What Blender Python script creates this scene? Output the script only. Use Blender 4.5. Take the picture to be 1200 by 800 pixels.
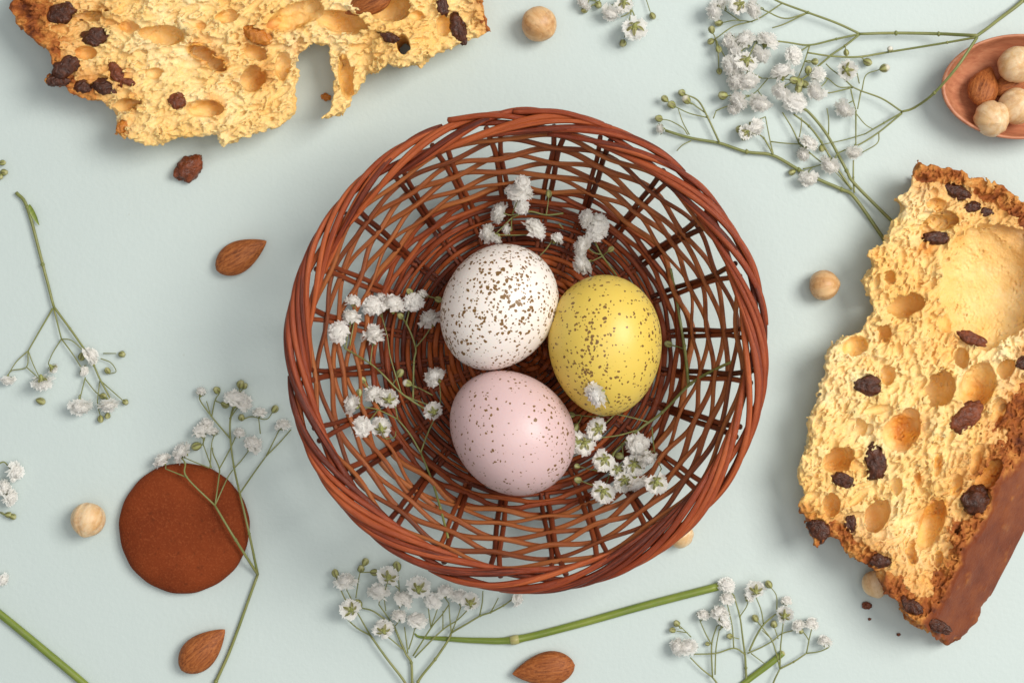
import bpy, math, random
import numpy as np
from mathutils import Vector, Matrix, Quaternion

# ------------------------------------------------------------------ scene, camera, light
for o in list(bpy.data.objects): bpy.data.objects.remove(o, do_unlink=True)
scn = bpy.context.scene
COL = scn.collection
H = 800.0            # camera height above the table, mm
MMPX = 0.36          # millimetres per photo pixel on the table
cam = bpy.data.cameras.new('camera'); cam_o = bpy.data.objects.new('camera', cam); COL.objects.link(cam_o)
cam.sensor_width = 36; cam.lens = 36 * H / (1200 * MMPX); cam.clip_start = 0.01; cam.clip_end = 50
cam_o.location = (0, 0, H * .001); scn.camera = cam_o
world = bpy.data.worlds.new('World'); scn.world = world; world.use_nodes = True
bg = world.node_tree.nodes['Background']; bg.inputs[0].default_value = (.97, .985, 1, 1); bg.inputs[1].default_value = .36
def area(name, loc, target, size, power, col):
    l = bpy.data.lights.new(name, 'AREA'); l.shape = 'RECTANGLE'; l.size = size[0]; l.size_y = size[1]; l.energy = power; l.color = col
    o = bpy.data.objects.new(name, l); COL.objects.link(o); o.location = loc
    o.rotation_euler = (Vector(target) - Vector(loc)).to_track_quat('-Z', 'Y').to_euler()
    return o
area('key_softbox', (1.15, .46, 1.62), (.05, 0, 0), (.95, .95), 40.0, (1, .955, .89))
area('top_softbox', (.05, -.12, 1.4), (0, 0, 0), (.8, .8), 4.5, (1, .98, .95))
scn.view_settings.view_transform = 'Standard'; scn.view_settings.look = 'None'
scn.view_settings.exposure = 0.02; scn.view_settings.gamma = 1.0
scn.render.engine = 'CYCLES'

# ------------------------------------------------------------------ helpers
def P(px, py, z=0.0):
    s = MMPX * (H - z) / H
    return np.array([(px - 600) * s, (400 - py) * s, z])
def tag(o, label=None, cat=None, group=None, kind=None):
    if label: o['label'] = label
    if cat: o['category'] = cat
    if group: o['group'] = group
    if kind: o['kind'] = kind
    return o
def empty(name, loc_mm):
    o = bpy.data.objects.new(name, None); COL.objects.link(o); o.empty_display_size = .01
    o.location = [c * .001 for c in loc_mm]; return o
def make_mesh(name, v, quads, uv=None, smooth=True, attrs=None, cols=None):
    """v in mm, quads an (n,4) or (n,3) int array"""
    v = np.asarray(v, np.float64) * .001; q = np.asarray(quads, np.int32)
    m = bpy.data.meshes.new(name); n, k = q.shape
    m.vertices.add(len(v)); m.vertices.foreach_set('co', v.ravel().astype(np.float32))
    m.loops.add(n * k); m.loops.foreach_set('vertex_index', q.ravel())
    m.polygons.add(n); m.polygons.foreach_set('loop_start', np.arange(0, n * k, k, dtype=np.int32))
    m.polygons.foreach_set('use_smooth', np.full(n, smooth, dtype=bool))
    m.update(calc_edges=True); m.validate()
    if uv is not None:
        l = m.uv_layers.new(name='UVMap'); l.data.foreach_set('uv', np.asarray(uv, np.float32)[q.ravel()].ravel())
    for an, av in (attrs or {}).items():
        a = m.attributes.new(an, 'FLOAT', 'POINT'); a.data.foreach_set('value', np.asarray(av, np.float32))
    for an, av in (cols or {}).items():
        a = m.attributes.new(an, 'FLOAT_COLOR', 'POINT'); a.data.foreach_set('color', np.asarray(av, np.float32).ravel())
    return m
def link(name, mesh, mat=None, parent=None, loc=None):
    o = bpy.data.objects.new(name, mesh); COL.objects.link(o)
    if mat and not mesh.materials: mesh.materials.append(mat)
    if parent: o.parent = parent
    if loc is not None: o.location = [c * .001 for c in loc]
    return o
class Bag:
    """collects swept pieces into one mesh"""
    def __init__(s): s.v = []; s.q = []; s.uv = []; s.c = []; s.n = 0
    def add(s, v, q, uv=None, c=None):
        s.v.append(v); s.q.append(np.asarray(q) + s.n); s.n += len(v)
        s.uv.append(uv if uv is not None else np.zeros((len(v), 2)))
        if c is not None: s.c.append(c)
    def mesh(s, name):
        return make_mesh(name, np.vstack(s.v), np.vstack(s.q), np.vstack(s.uv), cols={'col': np.vstack(s.c)} if s.c else None)
def sweep(pts, ra, rb=None, ref=None, k=8, closed=False):
    """tube along pts (n,3); ra = half width along ref, rb = half width across. returns verts, quads, uv"""
    pts = np.asarray(pts, float); n = len(pts)
    if closed: t = np.roll(pts, -1, 0) - np.roll(pts, 1, 0)
    else: t = np.gradient(pts, axis=0)
    t /= np.linalg.norm(t, axis=1)[:, None] + 1e-9
    if ref is None: ref = np.tile([0.0, 0, 1], (n, 1)); ref[np.abs(t[:, 2]) > .9] = [1, 0, 0]
    a = ref - (ref * t).sum(1)[:, None] * t; a /= np.linalg.norm(a, axis=1)[:, None] + 1e-9
    b = np.cross(t, a)
    ra = np.broadcast_to(ra, (n,)); rb = ra if rb is None else np.broadcast_to(rb, (n,))
    ang = np.linspace(0, 2 * np.pi, k, endpoint=False)
    v = pts[:, None] + a[:, None] * (ra[:, None] * np.cos(ang))[..., None] + b[:, None] * (rb[:, None] * np.sin(ang))[..., None]
    u = np.r_[0, np.cumsum(np.linalg.norm(np.diff(pts, axis=0), axis=1))]
    uv = np.stack([np.repeat(u, k), np.tile(np.abs(ang - np.pi), n)], 1)
    i = np.arange(n if closed else n - 1)[:, None]; j = np.arange(k)[None]
    i2 = (i + 1) % n; j2 = (j + 1) % k
    q = np.stack([i * k + j, i * k + j2, i2 * k + j2, i2 * k + j], -1).reshape(-1, 4)
    v = v.reshape(-1, 3)
    if not closed:       # round the ends with a cap vertex (as degenerate-free quads of pairs)
        c0 = len(v); v = np.vstack([v, pts[:1] - t[:1] * ra[0] * .4, pts[-1:] + t[-1:] * ra[-1] * .4]); uv = np.vstack([uv, [[0, 0], [u[-1], 0]]])
        e = []
        for jj in range(0, k, 2):
            e.append([c0, (jj + 2) % k, jj + 1, jj]); b0 = (n - 1) * k
            e.append([c0 + 1, b0 + jj, b0 + jj + 1, b0 + (jj + 2) % k])
        q = np.vstack([q, e])
    return v, q, uv
def catmull(pts, per=6):
    pts = np.asarray(pts, float)
    if len(pts) < 3: 
        tt = np.linspace(0, 1, per + 1)[:, None]; return pts[0] * (1 - tt) + pts[-1] * tt
    p = np.vstack([2 * pts[0] - pts[1], pts, 2 * pts[-1] - pts[-2]]); out = []
    for i in range(1, len(p) - 2):
        t = np.linspace(0, 1, per, endpoint=False)[:, None]
        a, b, c, d = p[i - 1], p[i], p[i + 1], p[i + 2]
        out.append(.5 * (2 * b + (c - a) * t + (2 * a - 5 * b + 4 * c - d) * t ** 2 + (3 * b - a - 3 * c + d) * t ** 3))
    return np.vstack(out + [pts[-1:]])

# ------------------------------------------------------------------ materials
class N:
    """tiny node-graph helper"""
    def __init__(s, name):
        s.m = bpy.data.materials.new(name); s.m.use_nodes = True; s.t = s.m.node_tree; s.b = s.t.nodes['Principled BSDF']
        s.out = s.t.nodes['Material Output']
    def n(s, typ, **kw):
        nd = s.t.nodes.new(typ)
        for k, v in kw.items():
            if k.startswith('i_'): s.put(nd.inputs[k[2:]], v)
            elif k.startswith('n_'): s.put(nd.inputs[int(k[2:])], v)
            else: setattr(nd, k, v)
        return nd
    def put(s, sock, v):
        if isinstance(v, bpy.types.NodeSocket): s.t.links.new(v, sock)
        else: sock.default_value = v
    def set(s, key, v): s.put(s.b.inputs[key], v)
    def coord(s, w='Object', scale=(1, 1, 1)):
        c = s.n('ShaderNodeTexCoord').outputs[w]
        return s.n('ShaderNodeMapping', n_0=c, i_Scale=scale).outputs[0]
    def noise(s, vec, scale, detail=4, rough=.55, dist=0):
        return s.n('ShaderNodeTexNoise', n_0=vec, i_Scale=scale, i_Detail=detail, i_Roughness=rough, i_Distortion=dist).outputs['Fac']
    def ramp(s, f, stops):
        r = s.n('ShaderNodeValToRGB', n_0=f); e = r.color_ramp.elements
        while len(e) < len(stops): e.new(.5)
        for el, (p, c) in zip(e, stops): el.position = p; el.color = (*c, 1) if not isinstance(c, (int, float)) else (c, c, c, 1)
        return r.outputs[0]
    def mix(s, f, a, b, mode='MIX'):
        nd = s.n('ShaderNodeMix', data_type='RGBA', blend_type=mode)
        s.put(nd.inputs[0], f); s.put(nd.inputs[6], a if not isinstance(a, tuple) else (*a, 1)); s.put(nd.inputs[7], b if not isinstance(b, tuple) else (*b, 1))
        return nd.outputs[2]
    def math(s, op, a, b=0.0, clamp=False):
        nd = s.n('ShaderNodeMath', operation=op, use_clamp=clamp); s.put(nd.inputs[0], a); s.put(nd.inputs[1], b); return nd.outputs[0]
    def bump(s, h, strength=.3, dist=.001, prev=None):
        nd = s.n('ShaderNodeBump', i_Strength=strength, i_Distance=dist, i_Height=h)
        if prev is not None: s.put(nd.inputs['Normal'], prev)
        s.put(s.b.inputs['Normal'], nd.outputs[0]); return nd.outputs[0]
    def attr(s, name, out='Fac'): return s.n('ShaderNodeAttribute', attribute_name=name).outputs[out]
    def rand(s): return s.n('ShaderNodeObjectInfo').outputs['Random']

def mat_table():
    g = N('pale_green_card'); c = g.coord()
    big = g.noise(c, 7, 4, .5); mid = g.noise(c, 60, 5, .6)
    col = g.ramp(big, [(.3, (.508, .587, .570)), (.7, (.536, .613, .594))])
    col = g.mix(g.math('MULTIPLY', mid, .35), col, (.496, .575, .560))
    speck = g.n('ShaderNodeTexVoronoi', n_0=c, i_Scale=130.0)
    sp = g.math('LESS_THAN', speck.outputs['Distance'], .06)
    sp = g.math('MULTIPLY', sp, g.math('GREATER_THAN', g.n('ShaderNodeSeparateColor', n_0=speck.outputs['Color']).outputs[0], .9))
    col = g.mix(g.math('MULTIPLY', sp, .35), col, (.42, .45, .42))
    g.set('Base Color', col); g.set('Roughness', .55); g.set('Specular IOR Level', .35)
    f1 = g.noise(c, 520, 3, .6); b = g.bump(f1, .20, .0005); f2 = g.noise(c, 130, 2, .5); g.bump(f2, .10, .0010, b)
    return g.m
def mat_wicker(name, dark, mid, light, rough=.36):
    g = N(name); uv = g.n('ShaderNodeUVMap').outputs[0]; r = g.rand()
    off = g.n('ShaderNodeCombineXYZ', n_0=g.math('MULTIPLY', r, 900.0), n_1=g.math('MULTIPLY', r, 37.0)).outputs[0]
    v = g.n('ShaderNodeVectorMath', operation='ADD', n_0=uv, n_1=off).outputs[0]
    s1 = g.n('ShaderNodeMapping', n_0=v, i_Scale=(.045, 1.3, 1)).outputs[0]; s2 = g.n('ShaderNodeMapping', n_0=v, i_Scale=(.12, 7, 1)).outputs[0]
    a = g.noise(s1, 1.0, 4, .6); b = g.noise(s2, 1.0, 3, .6)
    f = g.math('ADD', g.math('MULTIPLY', a, .62), g.math('MULTIPLY', b, .38))
    f = g.math('ADD', f, g.math('MULTIPLY', g.math('SUBTRACT', r, .5), .36))
    col = g.ramp(f, [(.30, dark), (.5, mid), (.72, light)])
    g.set('Base Color', col); g.set('Roughness', g.ramp(b, [(.3, rough - .06), (.7, rough + .16)])); g.set('Specular IOR Level', .30)
    g.bump(b, .6, .0005); return g.m
def mat_egg(name, base, base2, spot_amt, spotcol=(.125, .066, .018), big=.0):
    g = N(name); c = g.coord()
    w = g.n('ShaderNodeTexNoise', n_0=c, i_Scale=420.0, i_Detail=3.0); wv = g.n('ShaderNodeVectorMath', operation='MULTIPLY_ADD', n_0=w.outputs['Color'], n_1=(.0020,) * 3, n_2=c).outputs[0]
    tot = None
    for sc, rad, keep in ((400.0, .42, .50), (760.0, .62, .36), (190.0, .21, .70)):
        vo = g.n('ShaderNodeTexVoronoi', n_0=wv, i_Scale=sc); sep = g.n('ShaderNodeSeparateColor', n_0=vo.outputs['Color'])
        den = g.noise(c, 55, 2, .5)                              # patchy density
        thr = g.math('MULTIPLY', g.math('SUBTRACT', sep.outputs[0], g.math('SUBTRACT', keep + .28 - spot_amt, g.math('MULTIPLY', g.math('SUBTRACT', den, .4), .9))), rad * 1.6)
        m = g.math('MULTIPLY', g.math('SUBTRACT', thr, vo.outputs['Distance']), 14.0, True)
        tot = m if tot is None else g.math('MAXIMUM', tot, m)
    tone = g.noise(c, 300, 2)
    sc = g.mix(tone, spotcol, (spotcol[0] * 2.1, spotcol[1] * 2.1, spotcol[2] * 2.2))
    body = g.mix(g.noise(c, 40, 4, .6), base, base2)
    g.set('Base Color', g.mix(tot, body, sc)); g.set('Roughness', .40); g.set('Specular IOR Level', .45)
    g.set('Subsurface Weight', .12); g.set('Subsurface Radius', (1, .6, .4)); g.set('Subsurface Scale', .002)
    b = g.bump(g.noise(c, 900, 2, .5), .10, .0005); g.bump(g.noise(c, 160, 3, .5), .10, .0008, b); return g.m
def mat_petal():
    g = N('white_petal'); c = g.coord(); f = g.noise(c, 3.0, 3); r = g.rand()
    col = g.mix(r, (.985, .98, .965), (.97, .96, .935)); col = g.mix(g.math('MULTIPLY', f, .2), col, (.88, .83, .75))
    g.set('Base Color', col); g.set('Roughness', .6); g.set('Specular IOR Level', .25)
    tr = g.n('ShaderNodeBsdfTranslucent', i_Color=(.985, .975, .95, 1)); mx = g.n('ShaderNodeMixShader', n_0=.6, n_1=g.b.outputs[0], n_2=tr.outputs[0])
    g.t.links.new(mx.outputs[0], g.out.inputs[0]); return g.m
def mat_vcol(name, rough=.5, namp=.35):
    g = N(name); col = g.attr('col', 'Color'); c = g.coord(); r = g.rand()
    col = g.mix(g.math('MULTIPLY', g.noise(c, 2500, 3), namp), col, (.10, .09, .03)); col = g.mix(g.math('MULTIPLY', r, .22), col, (.28, .25, .09))
    g.set('Base Color', col); g.set('Roughness', rough); return g.m
def mat_stem(name, a, b, brown):
    g = N(name); uv = g.n('ShaderNodeUVMap').outputs[0]; r = g.rand()
    off = g.n('ShaderNodeCombineXYZ', n_0=g.math('MULTIPLY', r, 500.0)).outputs[0]; v = g.n('ShaderNodeVectorMath', operation='ADD', n_0=uv, n_1=off).outputs[0]
    s = g.n('ShaderNodeMapping', n_0=v, i_Scale=(.06, .8, 1)).outputs[0]; s2 = g.n('ShaderNodeMapping', n_0=v, i_Scale=(.25, 3, 1)).outputs[0]
    f = g.noise(s, 1.0, 3); f2 = g.noise(s2, 1.0, 3)
    col = g.mix(g.ramp(f, [(.35, 0), (.65, 1)]), a, b); col = g.mix(g.math('MULTIPLY', g.ramp(f2, [(.48, 0), (.75, 1)]), .6), col, brown)
    g.set('Base Color', col); g.set('Roughness', .42); g.bump(f2, .3, .0003); return g.m
def mat_almond():
    g = N('almond_skin'); c = g.coord('Object', (.8, 6.5, 6.5)); c1 = g.coord(); r = g.rand()
    s = g.noise(c, 190, 5, .65, .6); d = g.noise(c1, 1400, 3, .6)
    col = g.ramp(s, [(.32, (.11, .026, .006)), (.48, (.29, .080, .016)), (.64, (.44, .145, .034))])
    col = g.mix(g.math('MULTIPLY', r, .35), col, (.27, .075, .018)); col = g.mix(g.math('MULTIPLY', g.ramp(d, [(.5, 0), (.8, 1)]), .35), col, (.45, .2, .075))
    g.set('Base Color', col); g.set('Roughness', .55); g.set('Specular IOR Level', .3); b = g.bump(s, .5, .0006); g.bump(d, .25, .0003, b); return g.m
def mat_hazel(name, cream, tan, brown, amt):
    g = N(name); c = g.coord('Object', (1.5, 1.5, .28)); c1 = g.coord()
    f = g.noise(c, 160, 5, .6, .8); f2 = g.noise(c1, 620, 4, .65)
    col = g.mix(g.ramp(f, [(.35, 0), (.66, 1)]), cream, tan); col = g.mix(g.math('MULTIPLY', g.ramp(g.math('ADD', g.math('MULTIPLY', f2, .5), g.math('MULTIPLY', g.noise(c1, 130, 3, .5), .5)), [(.50, 0), (.62, 1)]), amt), col, brown)
    g.set('Base Color', col); g.set('Roughness', .42); g.set('Subsurface Weight', .15); g.set('Subsurface Radius', (1, .6, .3)); g.set('Subsurface Scale', .002)
    b = g.bump(f, .5, .0006); g.bump(f2, .25, .0003, b); return g.m
def mat_raisin(name, a, b, rough=.42):
    g = N(name); c = g.coord(); f = g.noise(c, 260, 5, .65, 1.0)
    g.set('Base Color', g.ramp(f, [(.3, a), (.7, b)])); g.set('Roughness', g.ramp(f, [(.3, rough - .24), (.7, rough - .02)])); g.set('Specular IOR Level', .42)
    g.bump(f, .9, .0016); return g.m
def mat_cookie():
    g = N('cocoa_biscuit'); c = g.coord(); f = g.noise(c, 45, 5, .6); s = g.noise(c, 1100, 3, .7); p = g.noise(c, 420, 2, .6)
    col = g.ramp(f, [(.3, (.150, .027, .007)), (.7, (.225, .044, .011))])
    col = g.mix(g.math('MULTIPLY', g.ramp(s, [(.52, 0), (.70, 1)]), .4), col, (.36, .10, .032)); col = g.mix(g.math('MULTIPLY', g.ramp(p, [(.60, 0), (.74, 1)]), .5), col, (.09, .02, .006))
    g.set('Base Color', col); g.set('Roughness', .8); g.set('Specular IOR Level', .12); b = g.bump(s, .5, .0005); g.bump(f, .3, .002, b); return g.m
def mat_wood():
    g = N('reddish_wood'); c = g.coord('Object', (.35, 1.6, 1.0)); 
    w = g.n('ShaderNodeMapping', n_0=c, i_Rotation=(0, 0, .35)).outputs[0]
    f = g.noise(w, 300, 5, .65, .5); f2 = g.noise(g.coord(), 25, 3)
    col = g.ramp(f, [(.3, (.34, .115, .055)), (.52, (.50, .20, .10)), (.75, (.60, .28, .15))]); col = g.mix(g.math('MULTIPLY', f2, .4), col, (.42, .15, .08))
    g.set('Base Color', col); g.set('Roughness', .5); g.bump(f, .3, .0004); return g.m
def mat_crumb():
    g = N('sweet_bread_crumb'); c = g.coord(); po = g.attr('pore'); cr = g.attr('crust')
    f = g.noise(c, 90, 5, .6); h = g.noise(c, 900, 4, .7); v = g.n('ShaderNodeTexVoronoi', n_0=c, i_Scale=900.0).outputs['Distance']
    col = g.ramp(f, [(.3, (.84, .535, .18)), (.7, (.925, .69, .315))])
    lo_ = g.noise(c, 32, 4, .6); col = g.mix(g.math('MULTIPLY', g.ramp(lo_, [(.50, 0), (.68, 1)]), .6), col, (.80, .44, .10)); col = g.mix(g.math('MULTIPLY', g.ramp(lo_, [(.32, 1), (.48, 0)]), .7), col, (.95, .80, .48))
    mem_shade = g.ramp(g.noise(c, 60, 3), [(.35, (.70, .36, .06)), (.65, (.80, .48, .12))])  # membrane is yellower; shade of the hollows is also painted in, darker orange
    col = g.mix(g.math('MULTIPLY', po, .85), col, mem_shade)
    toast = g.ramp(g.noise(c, 220, 4, .65), [(.3, (.40, .12, .018)), (.65, (.68, .30, .065))])
    st = g.attr('stain_shade'); syrup_shade = g.ramp(g.noise(c, 170, 4, .6), [(.3, (.50, .13, .008)), (.7, (.78, .35, .035))])  # syrup colour, doubling as painted shade inside the hollows
    col = g.mix(g.math('MULTIPLY', st, .85), col, syrup_shade)
    col = g.mix(cr, col, toast); col = g.mix(g.math('MULTIPLY', g.ramp(h, [(.55, 0), (.8, 1)]), .25), col, (.94, .79, .47))
    g.set('Base Color', col); g.set('Roughness', .62); g.set('Specular IOR Level', .3)
    g.set('Subsurface Weight', .4); g.set('Subsurface Radius', (1, .70, .38)); g.set('Subsurface Scale', .0013)
    k = g.math('SUBTRACT', 1.0, g.math('MULTIPLY', po, .75))
    b = g.bump(g.math('MULTIPLY', h, k), .4, .0008); g.bump(g.math('MULTIPLY', v, k), .25, .0008, b); return g.m
def mat_crust():
    g = N('baked_crust'); c = g.coord(); cr = g.attr('crust'); sm = g.attr('skin')
    f = g.noise(c, 120, 5, .65); h = g.noise(c, 800, 4, .7)
    rough = g.ramp(f, [(.30, (.10, .020, .005)), (.47, (.36, .10, .018)), (.60, (.60, .25, .055)), (.75, (.80, .50, .18))])
    skin = g.ramp(g.math('ADD', g.math('MULTIPLY', f, .5), g.math('MULTIPLY', g.noise(c, 28, 3), .5)), [(.25, (.065, .013, .005)), (.5, (.17, .036, .009)), (.75, (.29, .080, .019))])
    g.set('Base Color', g.mix(sm, rough, skin)); g.set('Roughness', g.ramp(sm, [(0, .6), (1, .40)])); g.set('Specular IOR Level', .28)
    k = g.math('SUBTRACT', 1.0, g.math('MULTIPLY', sm, .75)); b = g.bump(g.math('MULTIPLY', h, k), .7, .0012); g.bump(g.math('MULTIPLY', f, k), .4, .002, b); return g.m

M = dict(table=mat_table(),
    rim=mat_wicker('rim_willow', (.070, .010, .003), (.245, .038, .009), (.42, .096, .024)),
    weave=mat_wicker('wall_willow', (.085, .017, .004), (.23, .054, .011), (.37, .115, .027)),
    stake=mat_wicker('stake_willow', (.055, .010, .004), (.16, .031, .010), (.27, .064, .020)),
    base=mat_wicker('base_willow', (.080, .012, .003), (.25, .045, .009), (.40, .098, .020)),
    petal=mat_petal(), calyx=mat_vcol('calyx_green'), bud=mat_vcol('bud_green'),
    stem=mat_stem('sprig_stem', (.155, .190, .050), (.245, .255, .080), (.17, .095, .045)),
    thick=mat_stem('thick_stem', (.120, .185, .020), (.215, .270, .035), (.20, .20, .06)),
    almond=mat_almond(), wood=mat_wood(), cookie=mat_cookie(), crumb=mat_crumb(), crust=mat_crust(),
    hazel_a=mat_hazel('hazelnut_cream', (.80, .60, .37), (.67, .41, .18), (.46, .21, .07), .42),
    hazel_b=mat_hazel('hazelnut_tan', (.74, .49, .25), (.54, .28, .10), (.32, .13, .04), .5),
    raisin=mat_raisin('dark_raisin', (.016, .005, .003), (.130, .034, .011)), raisin_red=mat_raisin('red_raisin', (.07, .015, .005), (.28, .068, .020)),
    peel=mat_raisin('candied_peel', (.42, .12, .015), (.70, .27, .04), .4),
    white=mat_egg('white_speckled_shell', (.86, .80, .75), (.82, .75, .69), .25), yellow=mat_egg('yellow_speckled_shell', (.75, .56, .115), (.71, .51, .085), .12),
    pink=mat_egg('pink_speckled_shell', (.67, .485, .48), (.63, .445, .445), .06))

# ------------------------------------------------------------------ table
def box_mesh(name, x0, x1, y0, y1, z0, z1):
    v = [(x, y, z) for z in (z0, z1) for y in (y0, y1) for x in (x0, x1)]
    return make_mesh(name, v, [(0, 2, 3, 1), (4, 5, 7, 6), (0, 1, 5, 4), (2, 6, 7, 3), (0, 4, 6, 2), (1, 3, 7, 5)], smooth=False)
tag(link('table_surface', box_mesh('table_surface', -600, 600, -450, 450, -12, 0), M['table']), 'pale grey green painted table top under everything', 'table', kind='structure')

# ------------------------------------------------------------------ wicker basket
rng = np.random.default_rng(7)
BC = np.array([5.8, -3.8])                     # basket centre on the table
RIM_R, RIM_Z, BASE_R = 89.6, 58.0, 64.5
NST = 24
def wall_rz(s):                                # s 0 at the base edge .. 1 at the rim
    return BASE_R + (RIM_R - 1.0 - BASE_R) * s ** 1.08, 5.0 + (RIM_Z - 5.0) * s ** .92
def zsurf(x, y):                               # top of the basket's inner surface at a point, mm
    r = np.hypot(x - BC[0], y - BC[1])
    s = np.clip((r - BASE_R) / (RIM_R - 1 - BASE_R), 0, 1)
    return np.where(r < BASE_R, 6.5, 6.5 + (RIM_Z - 5) * s ** .86)
def build_basket():
    root = empty('wicker_basket', (BC[0], BC[1], 0))
    tag(root, 'round open weave reddish brown wicker basket holding three speckled eggs', 'basket')
    th = np.linspace(0, 2 * np.pi, 288, endpoint=False)
    def ring(rad, z, ref_up, ra, rb, k=8):
        p = np.stack([rad * np.cos(th), rad * np.sin(th), z], 1)
        ref = np.tile([0., 0, 1], (len(th), 1)) if ref_up else np.stack([np.cos(th), np.sin(th), np.zeros_like(th)], 1)
        return sweep(p, ra, rb, ref, k, True)
    def wob(amp, n=5):
        w = np.zeros_like(th)
        for f in range(2, 2 + n): w += amp / n * 1.6 * np.sin(f * th + rng.uniform(0, 6.28))
        return w
    ph0 = math.radians(82)                     # a stake pair stands here
    # open wall rows
    for i in range(8):
        s = .175 + i * .098; r, z = wall_rz(s); sg = 1 if i % 2 else -1
        c = np.cos(NST / 2 * (th - ph0)); wave = .75 * c + .25 * np.sin(np.arcsin(c)) 
        am = 1.45 + .35 * np.sin(2 * th + i) + .3 * np.sin(5 * th + 2 * i)
        rad = r + sg * am * wave + wob(1.0); zz = z + wob(1.6) - sg * .5 * wave
        v, q, uv = ring(rad, zz, False, (1.04 + .10 * rng.standard_normal()) * (1 + wob(.16)), .92)
        link('weaver', make_mesh('weaver', v, q, uv), M['weave'], root)
    # closely woven lower wall and base
    radii = []; r = BASE_R + 3.0
    while r > 1.2: radii.append(r); r -= 2.25 + rng.uniform(-.15, .15)
    for i, r in enumerate(radii):
        n = NST if r > 30 else NST / 2; sg = 1 if i % 2 else -1
        c = np.cos(n / 2 * (th - ph0)); wave = sg * np.sign(c) * np.abs(c) ** .7
        lift = 0 if r < BASE_R - 5 else (r - BASE_R + 5) ** 1.35 * .42
        slope = min(1, max(0, (r - BASE_R + 7) / 8))
        rad = r + wave * .9 * slope + wob(.35); zz = 4.3 + lift + wave * 1.15 * (1 - .5 * slope) + wob(.3)
        v, q, uv = ring(rad, zz, True, 1.0 * (1 + wob(.14)), 1.05 + .1 * rng.standard_normal())
        link('base_weaver', make_mesh('base_weaver', v, q, uv), M['base'], root)
    # stakes: pairs, and the base spokes that they continue
    for i in range(NST):
        a0 = ph0 + i * 2 * math.pi / NST + rng.uniform(-.012, .012); lean = rng.uniform(-.05, .05)
        for sd in (-1, 1):
            ss = np.linspace(-.12, 1, 16); pts = []
            gap = rng.uniform(1.0, 1.35)
            for s in ss:
                if s < 0: r, z = BASE_R + s * 60, 4.4
                else: r, z = wall_rz(s)
                spread = gap + (1.3 * max(0, s - .72) / .28) + .25 * math.sin(7 * s + i)
                a = a0 + lean * max(0, s) + sd * spread / r
                pts.append((r * math.cos(a), r * math.sin(a), z))
            v, q, uv = sweep(catmull(pts, 2), 1.12 + rng.uniform(-.12, .12), None, np.tile([math.cos(a0), math.sin(a0), 0.], (31, 1)), 8)
            link('stake', make_mesh('stake', v, q, uv), M['stake'], root)
            r0 = 8 if i % 2 == 0 else 29
            rr = np.linspace(r0, BASE_R - 6.5, 8)
            pts = np.stack([rr * math.cos(a0) - sd * 1.0 * math.sin(a0), rr * math.sin(a0) + sd * 1.0 * math.cos(a0), np.full(8, 4.3)], 1)
            v, q, uv = sweep(pts, .9, None, None, 6); link('base_spoke', make_mesh('base_spoke', v, q, uv), M['stake'], root)
    # plaited rim: strands that climb from inside over the top to the outside, above a lower layer running the other way
    def strand(a_start, span, f0, f1, rw, hz, rad, z0, jit, n=44, r_off=0):
        t = np.linspace(0, 1, n); a = a_start + span * t
        f = np.radians(f0 + (f1 - f0) * (t ** .95)); e = rng.uniform(-jit, jit, 4)
        rr = RIM_R + r_off - rw * np.cos(f) + e[0] * np.sin(3.1 * t * 2 + e[1] * 9); zz = z0 + hz * np.sin(f) + e[2] * np.sin(4 * t + e[3] * 9)
        p = np.stack([rr * np.cos(a), rr * np.sin(a), zz], 1)
        w = rad * (1 - .35 * np.clip((t - .85) / .15, 0, 1)) * (1 + .07 * np.sin(t * rng.uniform(8, 20) + rng.uniform(0, 6))); return sweep(p, w, w * 1.08, None, 8)
    for i in range(12):
        a = i * 2 * math.pi / 12 + rng.uniform(-.05, .05)
        v, q, uv = strand(a, math.radians(66), -60, 215, 3.4, 1.6, 1.15, RIM_Z - .6, .3)
        link('rim_strand', make_mesh('rim_strand', v, q, uv), M['rim'], root)
    for i in range(NST):
        for sd in (0, 1):
            a = ph0 + i * 2 * math.pi / NST + sd * math.radians(3.4) + rng.uniform(-.03, .03)
            v, q, uv = strand(a, -math.radians(50 + rng.uniform(-6, 6)), -35 + rng.uniform(-14, 14), 198 + rng.uniform(-16, 16), 4.1, 2.9, 1.18 + rng.uniform(-.2, .16), RIM_Z + .9, .55)
            link('rim_strand', make_mesh('rim_strand', v, q, uv), M['rim'], root)
    for (a, b) in (((525, 141), (622, 140)), ((602, 131), (716, 150))):     # loose ends at the far side
        A, B = P(*a, RIM_Z + 3.5), P(*b, RIM_Z + 2.5); mid = P((a[0] + b[0]) / 2, min(a[1], b[1]) + (-5 if a[0] < 600 else 1), RIM_Z + 4.6)
        p = catmull([A, mid, B], 8) - np.array([BC[0], BC[1], 0]); v, q, uv = sweep(p, 1.15, None, None, 8)
        link('loose_strand', make_mesh('loose_strand', v, q, uv), M['rim'], root)
build_basket()

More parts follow.
